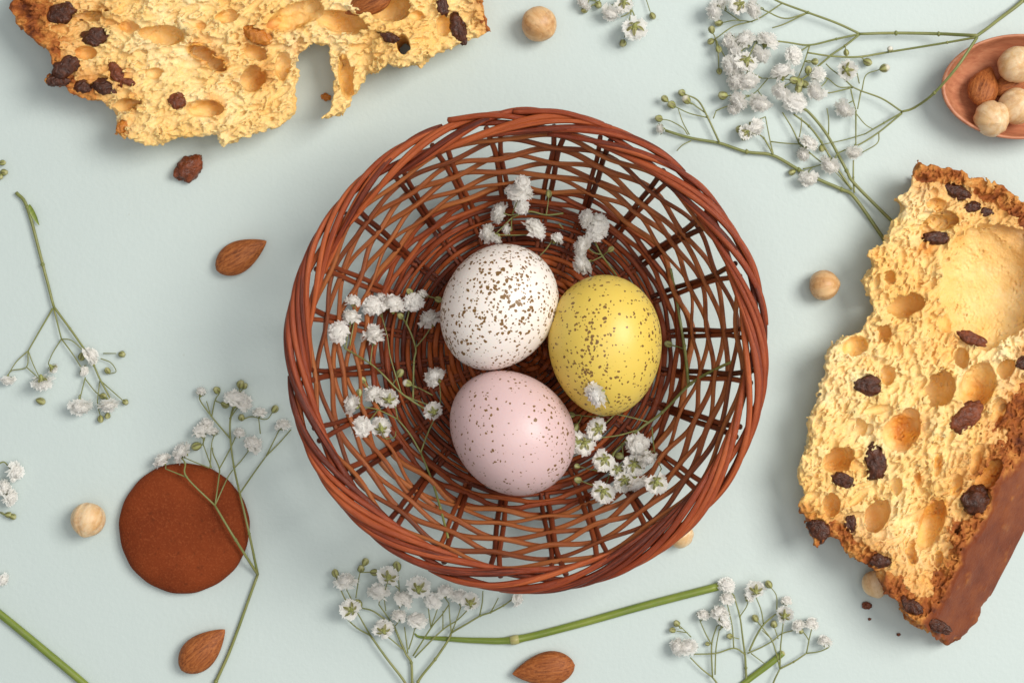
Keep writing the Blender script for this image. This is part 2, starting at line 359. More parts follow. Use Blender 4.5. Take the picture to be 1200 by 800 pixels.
# ------------------------------------------------------------------ eggs
def build_egg(px, py, a_px, b_px, deg, mat, label, zc, blunt):
    zc_ = zc; s = MMPX * (H - zc_) / H; a, b = a_px * s, b_px * s
    nu, nv = 48, 40; u = np.linspace(0, np.pi, nu); ph = np.linspace(0, 2 * np.pi, nv, endpoint=False)
    x = np.cos(u); w = np.sin(u) * (1 + blunt * x)
    v = np.stack([np.repeat(a * x, nv), b * (w[:, None] * np.cos(ph)).ravel(), b * (w[:, None] * np.sin(ph)).ravel()], 1)
    i = np.arange(nu - 1)[:, None]; j = np.arange(nv)[None]; j2 = (j + 1) % nv
    q = np.stack([i * nv + j, i * nv + j2, (i + 1) * nv + j2, (i + 1) * nv + j], -1).reshape(-1, 4)
    o = link('egg', make_mesh('egg', v, q), mat, None, P(px, py, zc_)); o.rotation_euler = (rng.uniform(0, 6), 0, math.radians(deg))
    tag(o, label, 'egg', 'speckled eggs in the basket'); return o
build_egg(584, 360.5, 77, 66, 57, M['white'], 'white egg densely speckled brown in the wicker basket', 29.2, .05)
build_egg(709, 404.5, 82.5, 66.5, 93, M['yellow'], 'bright yellow egg with brown speckles in the wicker basket', 29.4, .06)
build_egg(599.5, 506, 78.5, 68, -44, M['pink'], 'pale pink egg with sparse brown speckles in the wicker basket', 29.8, .05)

# ------------------------------------------------------------------ gypsophila: shared flower, calyx and bud meshes
def petal_head(seed):
    r = np.random.default_rng(seed); bag = Bag(); n = 64
    for k in range(n):
        u = (k + .5) / n; pol = math.radians(4 + 84 * u ** .62 + r.normal(0, 5)); az = k * 2.39996 + r.normal(0, .25)
        L = (.50 + r.uniform(-.07, .09)) * (1 - .10 * math.cos(pol)); wmax = r.uniform(.095, .15)
        rows, cols = 5, 3; v = np.zeros((rows, cols, 3))
        tw = r.normal(0, .45)
        for i in range(rows):
            t = i / (rows - 1); p2 = pol + math.radians(14) * t * t; d = np.array([math.sin(p2) * math.cos(az), math.sin(p2) * math.sin(az), math.cos(p2)])
            side = np.array([-math.sin(az), math.cos(az), 0]); nrm = np.cross(d, side)
            side = side * math.cos(tw * t) + nrm * math.sin(tw * t)
            w = wmax * (.25 + .95 * t ** .8)
            for j in range(cols):
                e = j - 1; tip = (-.05 * (e == 0) + r.uniform(-.025, .04)) if i == rows - 1 else 0
                v[i, j] = d * (L * t + tip) + side * e * w + nrm * (.035 * e * e * t + r.normal(0, .014) * t)
        i = np.arange(rows - 1)[:, None]; j = np.arange(cols - 1)[None]
        q = np.stack([i * cols + j, i * cols + j + 1, (i + 1) * cols + j + 1, (i + 1) * cols + j], -1).reshape(-1, 4)
        bag.add(v.reshape(-1, 3), q)
    uu = np.linspace(0, np.pi, 9)[:, None]; pp = np.linspace(0, 2 * np.pi, 12, endpoint=False)[None]; cr = 1 + r.normal(0, .09, (9, 12))
    core = np.stack([(.33 * cr * np.sin(uu) * np.cos(pp)).ravel(), (.33 * cr * np.sin(uu) * np.sin(pp)).ravel(), (.20 + .20 * cr * np.cos(uu) + 0 * pp).ravel()], 1); ii = np.arange(8)[:, None]; jj = np.arange(12)[None]; j2 = (jj + 1) % 12
    bag.add(core, np.stack([ii * 12 + jj, (ii + 1) * 12 + jj, (ii + 1) * 12 + j2, ii * 12 + j2], -1).reshape(-1, 4))
    v = np.vstack(bag.v); v *= 1.0 / (np.ptp(v[:, 0]) * .5 + np.ptp(v[:, 1]) * .5)
    return make_mesh('petal_head', v * 1000, np.vstack(bag.q))          # unit diameter (metres here; scaled per flower)
def calyx_mesh(seed):
    r = np.random.default_rng(seed); bag = Bag()
    prof = [(-.27, .02), (-.25, .045), (-.16, .085), (-.05, .115), (.03, .12)]; k = 10; ang = np.linspace(0, 2 * np.pi, k, endpoint=False)
    v = np.array([[rr * math.cos(a), rr * math.sin(a), z] for z, rr in prof for a in ang]); i = np.arange(len(prof) - 1)[:, None]; j = np.arange(k)[None]; j2 = (j + 1) % k
    q = np.stack([i * k + j, i * k + j2, (i + 1) * k + j2, (i + 1) * k + j], -1).reshape(-1, 4)
    c = np.tile([.30, .33, .09, 1], (len(v), 1)); bag.add(v, q, None, c)
    for s in range(5):
        az = s * 2 * math.pi / 5 + r.normal(0, .12); L = r.uniform(.30, .38); rows = 5; vv = []; cc = []
        for i in range(rows):
            t = i / (rows - 1); rad = .10 + .23 * t ** .8 * L / .34; z = -.13 + (.16 * t ** 1.6); w = .062 * math.sin(math.pi * (.22 + .76 * t)) + .004
            for e in (-1, 0, 1):
                a = az; vv.append((rad * math.cos(a) - e * w * math.sin(a), rad * math.sin(a) + e * w * math.cos(a), z - .02 * (e == 0)))
                cc.append((.10, .075, .022, 1) if (e == 0 and t > .2) else (.36, .38, .13, 1))
        i = np.arange(rows - 1)[:, None]; j = np.arange(2)[None]
        q = np.stack([i * 3 + j, i * 3 + j + 1, (i + 1) * 3 + j + 1, (i + 1) * 3 + j], -1).reshape(-1, 4); bag.add(np.array(vv), q, None, np.array(cc))
    v = np.vstack(bag.v)
    return make_mesh('calyx', v * 1000, np.vstack(bag.q), cols={'col': np.vstack(bag.c)})
def bud_mesh(seed, white):
    k = 15; prof = [(-.62, .05), (-.52, .22), (-.3, .42), (0, .5), (.25, .44), (.45, .27), (.55, .03)]; ang = np.linspace(0, 2 * np.pi, k, endpoint=False); v = []; c = []
    for z, rr in prof:
        for a in ang:
            rb = rr * (1 + .10 * math.cos(5 * a)); v.append((rb * math.cos(a), rb * math.sin(a), z))
            st = math.cos(5 * a) > .3
            if z > .2 and white: c.append((.80, .77, .68, 1))
            elif z > .3: c.append((.45, .45, .22, 1))
            else: c.append((.085, .065, .02, 1) if st else (.36, .38, .13, 1))
    i = np.arange(len(prof) - 1)[:, None]; j = np.arange(k)[None]; j2 = (j + 1) % k
    q = np.stack([i * k + j, i * k + j2, (i + 1) * k + j2, (i + 1) * k + j], -1).reshape(-1, 4)
    return make_mesh('bud', np.array(v) * 1000, q, cols={'col': np.array(c)})
HEADS = [petal_head(s) for s in range(7)]; CALYX = [calyx_mesh(s) for s in range(4)]; BUDS = [bud_mesh(0, False), bud_mesh(1, True)]
for m_ in HEADS: m_.materials.append(M['petal'])
for m_ in CALYX: m_.materials.append(M['calyx'])
for m_ in BUDS: m_.materials.append(M['bud'])
frng = random.Random(11)

def sprig(label, lines, flowers, buds, zf=None, group='sprigs of small white flowers', mat='stem', name='flower_sprig', leaf=None, pile=0.0, squash=1.0):
    """lines: (width_px, [(x,y),...]) photo points; flowers: (x, y, diameter_px, mode, angle); buds: (x, y, radius_px, white)
       zf(x_mm, y_mm) gives the height that the sprig rests on there"""
    zf = zf or (lambda x, y: 0.0)
    def up(px, py, extra):
        g = P(px, py, 0); z = float(zf(g[0], g[1])) + extra; g = P(px, py, z); z = float(zf(g[0], g[1])) + extra; return P(px, py, z)
    base = up(*lines[0][1][0], 0); root = empty(name, (base[0], base[1], base[2])); tag(root, label, 'flowers', group)
    rel = np.array([base[0], base[1], base[2]]); verts = []
    def tube(w_px, pts, part, taper=.75, per=6):
        r = w_px * MMPX * .46; p = catmull(pts, per); n = len(p)
        p = p + np.stack([np.convolve(rng.normal(0, .10, n + 4), np.ones(5) / 5, 'valid') for _ in range(3)], 1) * min(1, r)
        v, q, uv = sweep(p, np.linspace(r, r * taper, n), None, None, 8); link(part, make_mesh(part, v - rel, q, uv), M[mat], root)
    for li, (w, pp) in enumerate(lines):
        e = w * MMPX * .5 + (.6 if li == 0 else 1.6) + (pile * .4 if li else 0)
        pts = np.array([up(x, y, e + (frng.uniform(0, .8) if 0 < i else 0)) for i, (x, y) in enumerate(pp)])
        tube(w, pts, 'stem' if li == 0 else 'branch')
        verts += [tuple(p) + (q[0], q[1]) for p, q in zip(pts, pp)]
        for (x, y), p in list(zip(pp, pts))[1:-1]:                       # swollen joints
            if w > 2.2 and frng.random() < .55:
                rr = w * MMPX * .5; v, q, uv = sweep(np.array([p + (-rr * .9, 0, 0), p, p + (rr * .9, 0, 0)]), np.array([.75, 1.45, .75]) * rr, None, None, 8)
                link('joint', make_mesh('joint', v - rel, q, uv), M[mat], root)
    V = np.array(verts)
    def attach(cpt, px, py, axis2):
        d = V[:, 3:5] - np.array([px, py]); L = np.hypot(d[:, 0], d[:, 1]) + 1e-6
        cosn = (d[:, 0] * -axis2[0] + d[:, 1] * axis2[1]) / L
        k = int(np.argmin(L * (1.6 - cosn)))
        if L[k] > 60 or L[k] < 2.5: return
        A = V[k, :3]; mid = (A + cpt) / 2 + np.array([frng.uniform(-.5, .5), frng.uniform(-.5, .5), .8])
        tube(1.5, np.array([A, mid, cpt]), 'pedicel', .9, 5)
    for (x, y, d, mode, ang) in flowers:
        D = d * MMPX * 1.12; a = math.radians(ang + frng.uniform(-10, 10))
        inpl, zc = {'s': (.92, .38), 'b': (.55, -.83), 'f': (.35, .94), 'd': (.9, -.42)}[mode]
        zc += frng.uniform(-.12, .12); ax = Vector((math.cos(a) * inpl, math.sin(a) * inpl, zc)).normalized()
        c = up(x, y, D * .45 + 1.0 + frng.uniform(0, pile))
        bpt = Vector(c) - ax * (D * .26)                                   # calyx sits behind the middle of the head
        if mode in 'bd': bpt.z = max(bpt.z, c[2] + .1)
        rot = ax.to_track_quat('Z', 'Y') @ Quaternion((0, 0, 1), frng.uniform(0, 6.28))
        f = bpy.data.objects.new('flower', HEADS[frng.randrange(7)]); COL.objects.link(f); f.parent = root
        f.location = (bpt - Vector(rel)) * .001; f.rotation_mode = 'QUATERNION'; f.rotation_quaternion = rot
        f.scale = (D * .001 * frng.uniform(.9, 1.1), D * .001 * frng.uniform(.86, 1.06) * squash, D * .001 * frng.uniform(.85, 1.05))
        k = bpy.data.objects.new('calyx', CALYX[frng.randrange(4)]); COL.objects.link(k); k.parent = f
        sc = max(1.0, 8.2 / D) if mode != 'f' else 1.0; k.scale = (sc,) * 3
        attach(np.array(bpt - ax * (D * .24 * sc)), x - math.cos(a) * d * .45 * inpl, y + math.sin(a) * d * .45 * inpl, (math.cos(a), math.sin(a)))
    for (x, y, r, wh) in buds:
        R = r * MMPX * .84; c = up(x, y, R + .8 + frng.uniform(0, pile))
        d = V[:, 3:5] - np.array([x, y]); k = int(np.argmin(np.hypot(d[:, 0], d[:, 1]))); dv = np.array([-d[k, 0], d[k, 1], 0.])
        ax = Vector(dv / (np.linalg.norm(dv) + 1e-6)) + Vector((0, 0, frng.uniform(-.1, .9))); ax.normalize()
        o = bpy.data.objects.new('bud', BUDS[1 if wh else 0]); COL.objects.link(o); o.parent = root; o.location = (Vector(c) - Vector(rel)) * .001
        o.rotation_mode = 'QUATERNION'; o.rotation_quaternion = ax.to_track_quat('Z', 'Y') @ Quaternion((0, 0, 1), frng.uniform(0, 6.28)); o.scale = (R * 2 * .001,) * 2 + (R * 2.2 * .001,)
        n_ = math.hypot(*dv[:2]) + 1e-6; attach(np.array(Vector(c) - ax * R * 1.1), x - dv[0] / n_ * r, y + dv[1] / n_ * r, (dv[0] / n_, dv[1] / n_))
    if leaf:
        (x0, y0), (x1, y1), wpx = leaf; A, B = up(x0, y0, 2.0), up(x1, y1, 1.2); t = np.linspace(0, 1, 9); d = B - A; sd = np.array([-d[1], d[0], 0]); sd /= np.linalg.norm(sd)
        vv = []; 
        for tt in t:
            w = wpx * MMPX * .5 * math.sin(math.pi * min(.98, .12 + .88 * tt)) ** .8
            for e in (-1, 0, 1): vv.append(A + d * tt + sd * w * e + np.array([0, 0, .5 * abs(e) * w + .6 * math.sin(3 * tt)]))
        i = np.arange(8)[:, None]; j = np.arange(2)[None]; q = np.stack([i * 3 + j, i * 3 + j + 1, (i + 1) * 3 + j + 1, (i + 1) * 3 + j], -1).reshape(-1, 4)
        link('leaf', make_mesh('leaf', np.array(vv) - rel, q, np.tile(np.arange(len(vv))[:, None], (1, 2)) * .3), M['thick'], root)
    return root

# --- on the table
CK = P(213, 620, 8); CK_R = 77 * MMPX * .99
SP = P(1190, 102, 14)
def z_cookie(x, y):
    d = math.hypot(x - CK[0], y - CK[1]); return 9.2 / (1 + math.exp((d - CK_R - 1.5) / 1.6))
def z_spoon(x, y):
    d = math.hypot((x - SP[0]) / 31.0, (y - SP[1]) / 22.0); return 16.5 / (1 + math.exp((d - 1.22) / .10))

sprig('slender white flower sprig with one leaf lying beside single almond and raisin',
  [(4.6, [(19, 226), (32, 243), (50, 310), (63, 359)]), (3.0, [(63, 359), (82, 385), (100, 411), (110, 428), (118, 446), (130, 468)]), (2.4, [(62, 361), (48, 385), (33, 411)]),
   (2.4, [(63, 361), (72, 397)]), (1.6, [(33, 411), (19, 424), (9, 440)]), (1.6, [(33, 411), (31, 430), (14, 434), (9, 441)]), (1.6, [(33, 411), (39, 427), (47, 444)]), (1.6, [(31, 430), (42, 440), (47, 446)]),
   (1.6, [(72, 397), (62, 413), (57, 424)]), (1.8, [(72, 397), (84, 413), (96, 432)]), (1.6, [(72, 397), (84, 399), (98, 411)]), (1.6, [(100, 442), (95, 462), (93, 472)]), (1.5, [(100, 444), (112, 459), (120, 464)]),
   (1.5, [(118, 446), (136, 462), (145, 470)]), (1.5, [(117, 446), (114, 470)]), (1.5, [(121, 414), (136, 414)]), (1.4, [(118, 420), (130, 425), (136, 435), (128, 438)])],
  [(9, 449, 18, 's', -90), (50, 453, 27, 'd', -85), (64, 434, 14, 'd', -60), (110, 415, 22, 's', 15), (101, 436, 13, 's', -20), (94, 481, 28, 's', -88), (127, 479, 25, 's', -85)],
  [(143, 415, 4.6, 0), (96, 418, 5, 0), (126, 434, 4.2, 0), (121, 464, 4.4, 0), (147, 471, 4.2, 0), (118, 491, 4.4, 0), (126, 487, 4, 0)], leaf=((34, 240), (46, 264), 6))
tag(link('flower_bud', BUDS[0].copy(), None, None, P(48, 470, 1.6)), 'tiny loose green flower bud fallen on table below slender sprig', 'bud')
o_ = bpy.data.objects['flower_bud']; o_.scale = (.003, .003, .0038); o_.rotation_euler = (1.5, .3, 1.2)

sprig('white flower sprig lying across the brown round biscuit',
  [(4.6, [(245, 818), (253, 798), (272, 755), (302, 673)]), (3.6, [(302, 673), (276, 632), (252, 592)]), (3.4, [(302, 673), (292, 625), (281, 578)]), (2.4, [(252, 592), (219, 559), (217, 543), (211, 534)]), (1.8, [(219, 559), (194, 549)]),
   (2.0, [(252, 592), (256, 562), (257, 549), (250, 532), (249, 524)]), (1.8, [(252, 592), (266, 561), (273, 550)]), (1.8, [(257, 549), (269, 527), (278, 507)]), (2.6, [(281, 578), (274, 546), (270, 514), (270, 490), (276, 468)]),
   (2.0, [(270, 514), (248, 488), (235, 470), (234, 463)]), (1.8, [(248, 488), (252, 469), (257, 461)]), (1.6, [(247, 487), (242, 470)]), (2.2, [(281, 578), (296, 556), (312, 534)]), (1.8, [(312, 534), (320, 518), (327, 504)]), (1.8, [(312, 534), (328, 518), (341, 503)]),
   (1.6, [(274, 549), (283, 539), (292, 527)]), (1.6, [(248, 548), (238, 520)]), (1.6, [(246, 548), (248, 520), (251, 510)]), (1.5, [(283, 492), (295, 488), (312, 491), (320, 482)]), (1.5, [(305, 508), (303, 490)]), (1.5, [(245, 548), (228, 541), (216, 536)])],
  [(236, 456, 14, 's', 80), (278, 462, 31, 's', 80), (289, 468, 24, 's', 40), (305, 480, 16, 's', 80), (281, 504, 17, 's', 80), (235, 500, 25, 's', 100), (242, 493, 16, 's', 70), (251, 503, 11, 's', 80), (299, 517, 26, 's', 45), (331, 494, 20, 's', 100), (208, 526, 27, 's', 135), (187, 535, 22, 's', 125)],
  [(254, 457, 5, 0), (282, 450, 5.5, 0), (287, 452, 4, 0), (264, 474, 5, 0), (283, 489, 4.6, 0), (322, 479, 5, 0), (230, 523, 6, 0)], z_cookie)

sprig('white blossoms and green buds entering beside cream hazelnut at table edge',
  [(3.2, [(-40, 600), (-22, 570), (-8, 548)]), (2, [(-8, 548), (4, 541), (12, 549)]), (1.8, [(-22, 570), (-10, 566), (0, 568)]), (1.8, [(-22, 575), (0, 600), (8, 603)]), (1.8, [(-22, 572), (-6, 576), (6, 580)]), (1.8, [(-40, 600), (-30, 650), (-6, 676)])],
  [(22, 552, 24, 's', -5), (17, 584, 25, 's', -10), (8, 571, 20, 's', 15), (5, 681, 18, 's', -25)], [(10, 603, 4.4, 0), (15, 605, 4.4, 0)])
sprig('few green buds poking in beside dark toasted bread end',
  [(2.4, [(-40, 195), (-22, 198), (-8, 200)]), (1.6, [(-22, 198), (-8, 192)])], [], [(3, 191, 4, 0), (5, 202, 4.6, 0), (0, 207, 4.4, 0)])
sprig('small hanging cluster of white flowers beside the golden brown hazelnut',
  [(3, [(738, -40), (739, -12), (740, 11)]), (1.8, [(740, 11), (738, 22), (732, 44)]), (1.8, [(740, 11), (744, 20), (747, 28)]), (1.8, [(740, 11), (735, 17), (728, 20)]), (1.8, [(732, -20), (727, 0), (721, 10)]), (1.5, [(750, -20), (756, -4), (762, 14)]), (1.6, [(720, -25), (706, -4), (700, 4)])],
  [(715, 20, 28, 's', -110), (731, 9, 22, 'b', -90), (743, 39, 29, 'b', -95), (681, 4, 20, 's', 200)], [(730, 51, 5, 0), (765, 19, 4.4, 0), (685, 12, 4.4, 0), (701, 6, 5, 0), (698, -4, 5, 0)])

sprig('large branching spray of white flowers reaching over the wooden spoon',
  [(5.4, [(1240, -40), (1200, 0), (1172, 22), (1145, 42)]), (4.6, [(1145, 42), (1100, 40), (1050, 39), (1008, 40)]), (3.0, [(1145, 44), (1110, 50), (1043, 61), (1005, 67), (974, 66), (946, 62)]), (3.8, [(1145, 44), (1122, 78), (1095, 109), (1072, 126), (1057, 131)]),
   (3.2, [(1008, 40), (980, 27), (947, 15), (917, 4), (900, -4)]), (2.8, [(1008, 40), (980, 46), (949, 53), (923, 50), (890, 46)]), (3, [(1008, 40), (990, 54), (974, 65), (947, 88), (937, 95)]),
   (2, [(947, 15), (920, 22), (895, 12), (870, 3)]), (2, [(947, 15), (920, 28), (905, 33)]), (1.9, [(917, 4), (887, 23), (860, 31), (838, 46)]), (1.6, [(882, 26), (862, 24), (846, 27)]), (1.6, [(868, 25), (850, 13)]), (2, [(949, 53), (935, 62), (924, 67)]), (2, [(949, 53), (943, 72), (936, 90)]),
   (2.4, [(1057, 131), (1034, 116), (1010, 107), (999, 102)]), (1.9, [(999, 102), (986, 90), (975, 82), (968, 75)]), (1.7, [(999, 102), (983, 102), (970, 92)]), (1.9, [(999, 103), (972, 109), (964, 108)]), (1.6, [(1010, 106), (1015, 88), (1030, 82)]), (1.6, [(1007, 98), (1002, 78), (998, 88)]),
   (2, [(997, 105), (1000, 118), (1003, 129)]), (2, [(1009, 107), (1005, 128)]), (2.2, [(1003, 129), (1003, 150), (1003, 170)]), (2.3, [(1057, 132), (1036, 144), (1014, 157)]), (1.6, [(1014, 157), (990, 164), (966, 169)]), (2.3, [(1057, 133), (1030, 155), (1006, 170), (982, 180), (979, 192)]), (1.7, [(1030, 155), (1028, 168), (1010, 179)]), (1.5, [(1003, 133), (1014, 146), (1024, 152)]),
   (1.5, [(888, 46), (875, 38)]), (1.5, [(937, 95), (910, 92), (893, 92)]), (1.5, [(900, 92), (888, 106), (880, 112)])],
  [(833, 13, 24, 's', 200), (843, 2, 20, 's', 140), (861, 7, 27, 'b', 180), (878, 12, 27, 's', 190), (851, 49, 24, 's', 190), (871, 43, 26, 's', 120), (858, 62, 24, 's', 200), (902, 42, 28, 's', 60), (888, 68, 25, 's', 240), (852, 77, 25, 's', 200), (872, 77, 27, 'b', 240), (860, 98, 28, 's', 220), (876, 101, 28, 's', 270), (866, 88, 22, 'f', 0), (915, 78, 31, 's', 110), (932, 63, 22, 'f', 40), (913, 112, 27, 's', 240), (862, 120, 24, 's', 210), (889, 125, 27, 's', 250), (933, 122, 28, 'f', 280), (953, 110, 25, 's', 230), (957, 87, 20, 'f', 190), (995, 82, 22, 'b', 20), (986, 131, 25, 's', 230), (1000, 182, 21, 's', 260)],
  [(834, 35, 4.8, 0), (833, 49, 4.4, 0), (842, 58, 4.4, 0), (842, 27, 5, 0), (843, 84, 4, 0), (847, 112, 6, 0), (955, 72, 4, 0), (947, 82, 5, 0), (992, 62, 4, 0), (1017, 73, 5.4, 0), (1037, 80, 6, 1), (955, 73, 4, 0), (1043, 58, 4, 1), (937, 97, 6, 0), (930, 94, 5.4, 0), (943, 99, 5.4, 0), (936, 104, 5.2, 0)], z_spoon, pile=5)

sprig('white flower spray with long budded tip pointing at basket and stems tucked under bread',
  [(4.8, [(1042, 292), (1034, 278), (1002, 232), (986, 222), (956, 209), (936, 199), (905, 182), (875, 178), (843, 168), (810, 162), (780, 153)]), (4.4, [(1056, 270), (1048, 262), (1002, 216), (992, 200), (970, 159), (948, 132), (935, 125)]), (3.0, [(998, 222), (980, 196), (962, 166), (948, 148), (930, 134)]),
   (2.4, [(1001, 226), (1000, 208), (1000, 188)]), (2.6, [(843, 167), (829, 137), (818, 118), (803, 111)]), (1.7, [(829, 138), (808, 133), (793, 126)]), (1.7, [(826, 132), (812, 122), (806, 119)]), (1.6, [(806, 158), (800, 150), (786, 142), (776, 140)]), (1.5, [(808, 158), (800, 143), (795, 128)]), (1.6, [(810, 165), (800, 170), (793, 177)]),
   (2.4, [(906, 181), (900, 170), (895, 162), (890, 158)]), (1.8, [(906, 180), (902, 163), (897, 137)]), (1.8, [(903, 166), (920, 168), (937, 169)]), (2.0, [(937, 169), (928, 150), (917, 132)]), (2.2, [(937, 169), (950, 180), (962, 190)]), (1.7, [(941, 198), (952, 196), (962, 193)]), (1.5, [(936, 165), (939, 148), (939, 138)]), (1.7, [(971, 158), (971, 140), (969, 127)]), (1.5, [(996, 220), (984, 207), (979, 202)]), (1.6, [(836, 139), (839, 130)])],
  [(858, 131, 16, 's', 250), (887, 153, 25, 's', 300), (871, 156, 18, 'b', 200), (951, 164, 25, 's', 50), (938, 182, 17, 's', 190), (970, 196, 25, 's', 230), (947, 213, 23, 's', 260), (771, 151, 12, 's', 190)],
  [(799, 109, 5, 0), (787, 123, 5.4, 0), (779, 116, 4.8, 0), (804, 117, 5.6, 1), (772, 139, 5, 0), (963, 174, 4.4, 0), (928, 202, 4.4, 0), (868, 152, 6, 0), (873, 160, 6, 0)], pile=2)

sprig('bushy white flower sprig tucked partly under the basket rim',
  [(3.6, [(484, 830), (483, 800), (482, 776), (476, 766), (462, 734)]), (3.6, [(480, 815), (474, 798), (454, 772), (434, 744)]), (3.6, [(486, 818), (490, 798), (510, 772), (525, 750), (529, 741)]), (2.2, [(434, 744), (418, 735), (404, 722)]), (2.2, [(434, 744), (426, 730), (418, 716)]), (2.2, [(462, 734), (438, 716), (424, 712), (408, 706), (398, 688)]), (2, [(462, 734), (454, 722), (444, 708)]),
   (1.8, [(472, 760), (460, 750), (447, 740)]), (1.8, [(478, 765), (474, 734)]), (1.8, [(479, 760), (483, 748), (486, 736)]), (2, [(484, 768), (506, 734), (517, 721), (526, 708)]), (2, [(486, 770), (518, 738), (536, 726), (550, 712)]), (2.4, [(529, 741), (546, 731), (563, 721), (575, 717), (590, 709), (600, 702)]), (1.7, [(529, 741), (527, 722), (526, 706)]), (1.7, [(529, 741), (535, 726), (540, 711)]), (1.8, [(562, 721), (565, 706), (566, 692)]), (1.6, [(575, 717), (580, 708), (584, 700)]), (1.6, [(505, 735), (513, 712)]), (1.6, [(505, 735), (502, 712), (501, 695)]), (1.6, [(519, 738), (519, 715)]),
   (1.6, [(417, 700), (420, 680), (422, 670)]), (1.6, [(468, 712), (468, 690), (466, 668)]), (1.6, [(473, 704), (486, 692)]), (1.6, [(412, 702), (406, 690)]), (1.5, [(452, 715), (450, 700)])],
  [(407, 712, 25, 'b', 170), (404, 676, 27, 's', 90), (443, 689, 28, 's', 90), (448, 733, 25, 'b', 120), (468, 717, 22, 's', 80), (489, 722, 26, 's', 80), (456, 670, 27, 'b', 80), (492, 683, 29, 'b', 80), (476, 698, 25, 's', 60), (508, 702, 22, 'f', 80), (522, 689, 22, 's', 80), (539, 695, 22, 's', 80), (552, 700, 24, 'b', 80), (610, 701, 20, 's', 0)],
  [(393, 671, 5, 0), (423, 666, 5, 0), (428, 658, 5, 0), (439, 670, 5, 0), (465, 663, 6, 0), (456, 680, 5, 0), (419, 707, 6, 0)], pile=2)

sprig('airy white flower sprig between bread and the basket with short cut stem',
  [(3.4, [(876, 822), (875, 800), (874, 782), (873, 766)]), (2.4, [(873, 766), (870, 744), (867, 722), (860, 697)]), (2.2, [(873, 766), (860, 759), (838, 765), (810, 766)]), (2.6, [(878, 762), (886, 745), (895, 731), (909, 719)]), (1.9, [(876, 765), (892, 758), (906, 750), (916, 742), (930, 738)]), (1.7, [(895, 733), (892, 715), (885, 697)]), (1.5, [(880, 765), (896, 777)]), (1.8, [(860, 759), (858, 733), (852, 706)]),
   (2.8, [(848, 815), (840, 800), (835, 793)]), (2, [(835, 793), (822, 783), (809, 770)]), (2, [(835, 793), (834, 755), (840, 733)]), (1.8, [(838, 790), (839, 760), (843, 737)]), (1.7, [(834, 755), (826, 740), (820, 726)]), (2.6, [(902, 815), (906, 800), (914, 783)]), (2, [(914, 783), (915, 755), (918, 728)]), (1.9, [(914, 783), (906, 753), (895, 737), (887, 727)]), (2.4, [(914, 783), (930, 775), (945, 765)]), (1.7, [(945, 765), (960, 763), (971, 758), (970, 754)]), (1.8, [(945, 765), (948, 750), (951, 737)]), (1.5, [(910, 716), (910, 698), (903, 687)]), (1.5, [(867, 722), (875, 710), (877, 702)]), (1.4, [(810, 746), (800, 736), (795, 732)]), (1.4, [(806, 741), (793, 739)]), (1.4, [(866, 748), (858, 746)]), (1.5, [(912, 748), (908, 736)]), (1.4, [(904, 748), (893, 738)])],
  [(805, 754, 24, 's', 110), (790, 757, 23, 's', 170), (921, 716, 22, 'b', 60), (884, 686, 24, 'b', 90), (853, 697, 20, 's', 90), (852, 684, 21, 'f', 90), (843, 714, 25, 's', 100), (851, 727, 18, 's', 60), (825, 717, 15, 's', 80), (966, 747, 19, 's', 100), (951, 727, 19, 's', 85), (933, 730, 18, 's', 120), (922, 701, 14, 's', 90), (880, 697, 15, 's', 60)],
  [(901, 684, 5, 0), (885, 724, 4.8, 0), (793, 730, 4.6, 0), (788, 738, 4, 0), (855, 745, 4.2, 0), (907, 731, 5, 0), (829, 754, 3, 0), (938, 739, 4, 0)], pile=1)

def thick_stem(label, pts, w, knots=()):
    p3 = np.array([P(x, y, ww * MMPX * .5 + .15) for (x, y), ww in zip(pts, w)]); p = catmull(p3, 10); ww = np.interp(np.linspace(0, 1, len(p)), np.linspace(0, 1, len(w)), w) * MMPX * .5
    for kx, ky in knots:
        c = P(kx, ky, 1.5); ww = ww * (1 + .28 * np.exp(-(np.linalg.norm(p[:, :2] - c[:2], axis=1) / 2.2) ** 2))
    p[:, 2] = ww + .05; loc = (p[0, 0], p[0, 1], 0)
    root = empty('cut_flower_stalk', loc); tag(root, label, 'stem', 'thick cut green stems'); v, q, uv = sweep(p, ww, None, None, 12); link('stalk', make_mesh('stalk', v - np.array(loc), q, uv), M['thick'], root)
    d = p[-1] - p[-2]; d /= np.linalg.norm(d); v, q, uv = sweep(np.array([p[-1] - d * .2, p[-1] + d * .5]), ww[-1] * .93, None, None, 12); link('cut_end', make_mesh('cut_end', v - np.array(loc), q, uv), M['peelgreen'], root)
    for kx, ky in knots:
        c = P(kx, ky, 0); i = int(np.argmin(np.linalg.norm(p[:, :2] - c[:2], axis=1))); i = max(1, min(len(p) - 2, i)); v, q, uv = sweep(np.array([p[i] - (p[i + 1] - p[i - 1]) / np.linalg.norm(p[i + 1] - p[i - 1]) * 1.7, p[i], p[i] + (p[i + 1] - p[i - 1]) / np.linalg.norm(p[i + 1] - p[i - 1]) * 1.7]), np.array([.98, 1.05, .98]) * ww[i], None, None, 12)
        link('node', make_mesh('node', v - np.array(loc), q, uv), M['peelgreen'], root)
M['peelgreen'] = mat_stem('pale_cut_stem', (.36, .34, .12), (.42, .40, .17), (.30, .22, .10))
thick_stem('thick green jointed stem with tapered tip lying below the basket', [(486, 742), (493, 746), (522, 748), (560, 750), (603, 749), (670, 733), (756, 709), (841, 687)], [1.6, 3, 5.5, 7, 8.6, 9.0, 9.2, 9.4], [(603, 749)])
thick_stem('straight thick green stem crossing table corner below cream hazelnut', [(140, 840), (100, 802), (50, 760), (0, 719), (-40, 688)], [9, 9, 9, 9, 9])
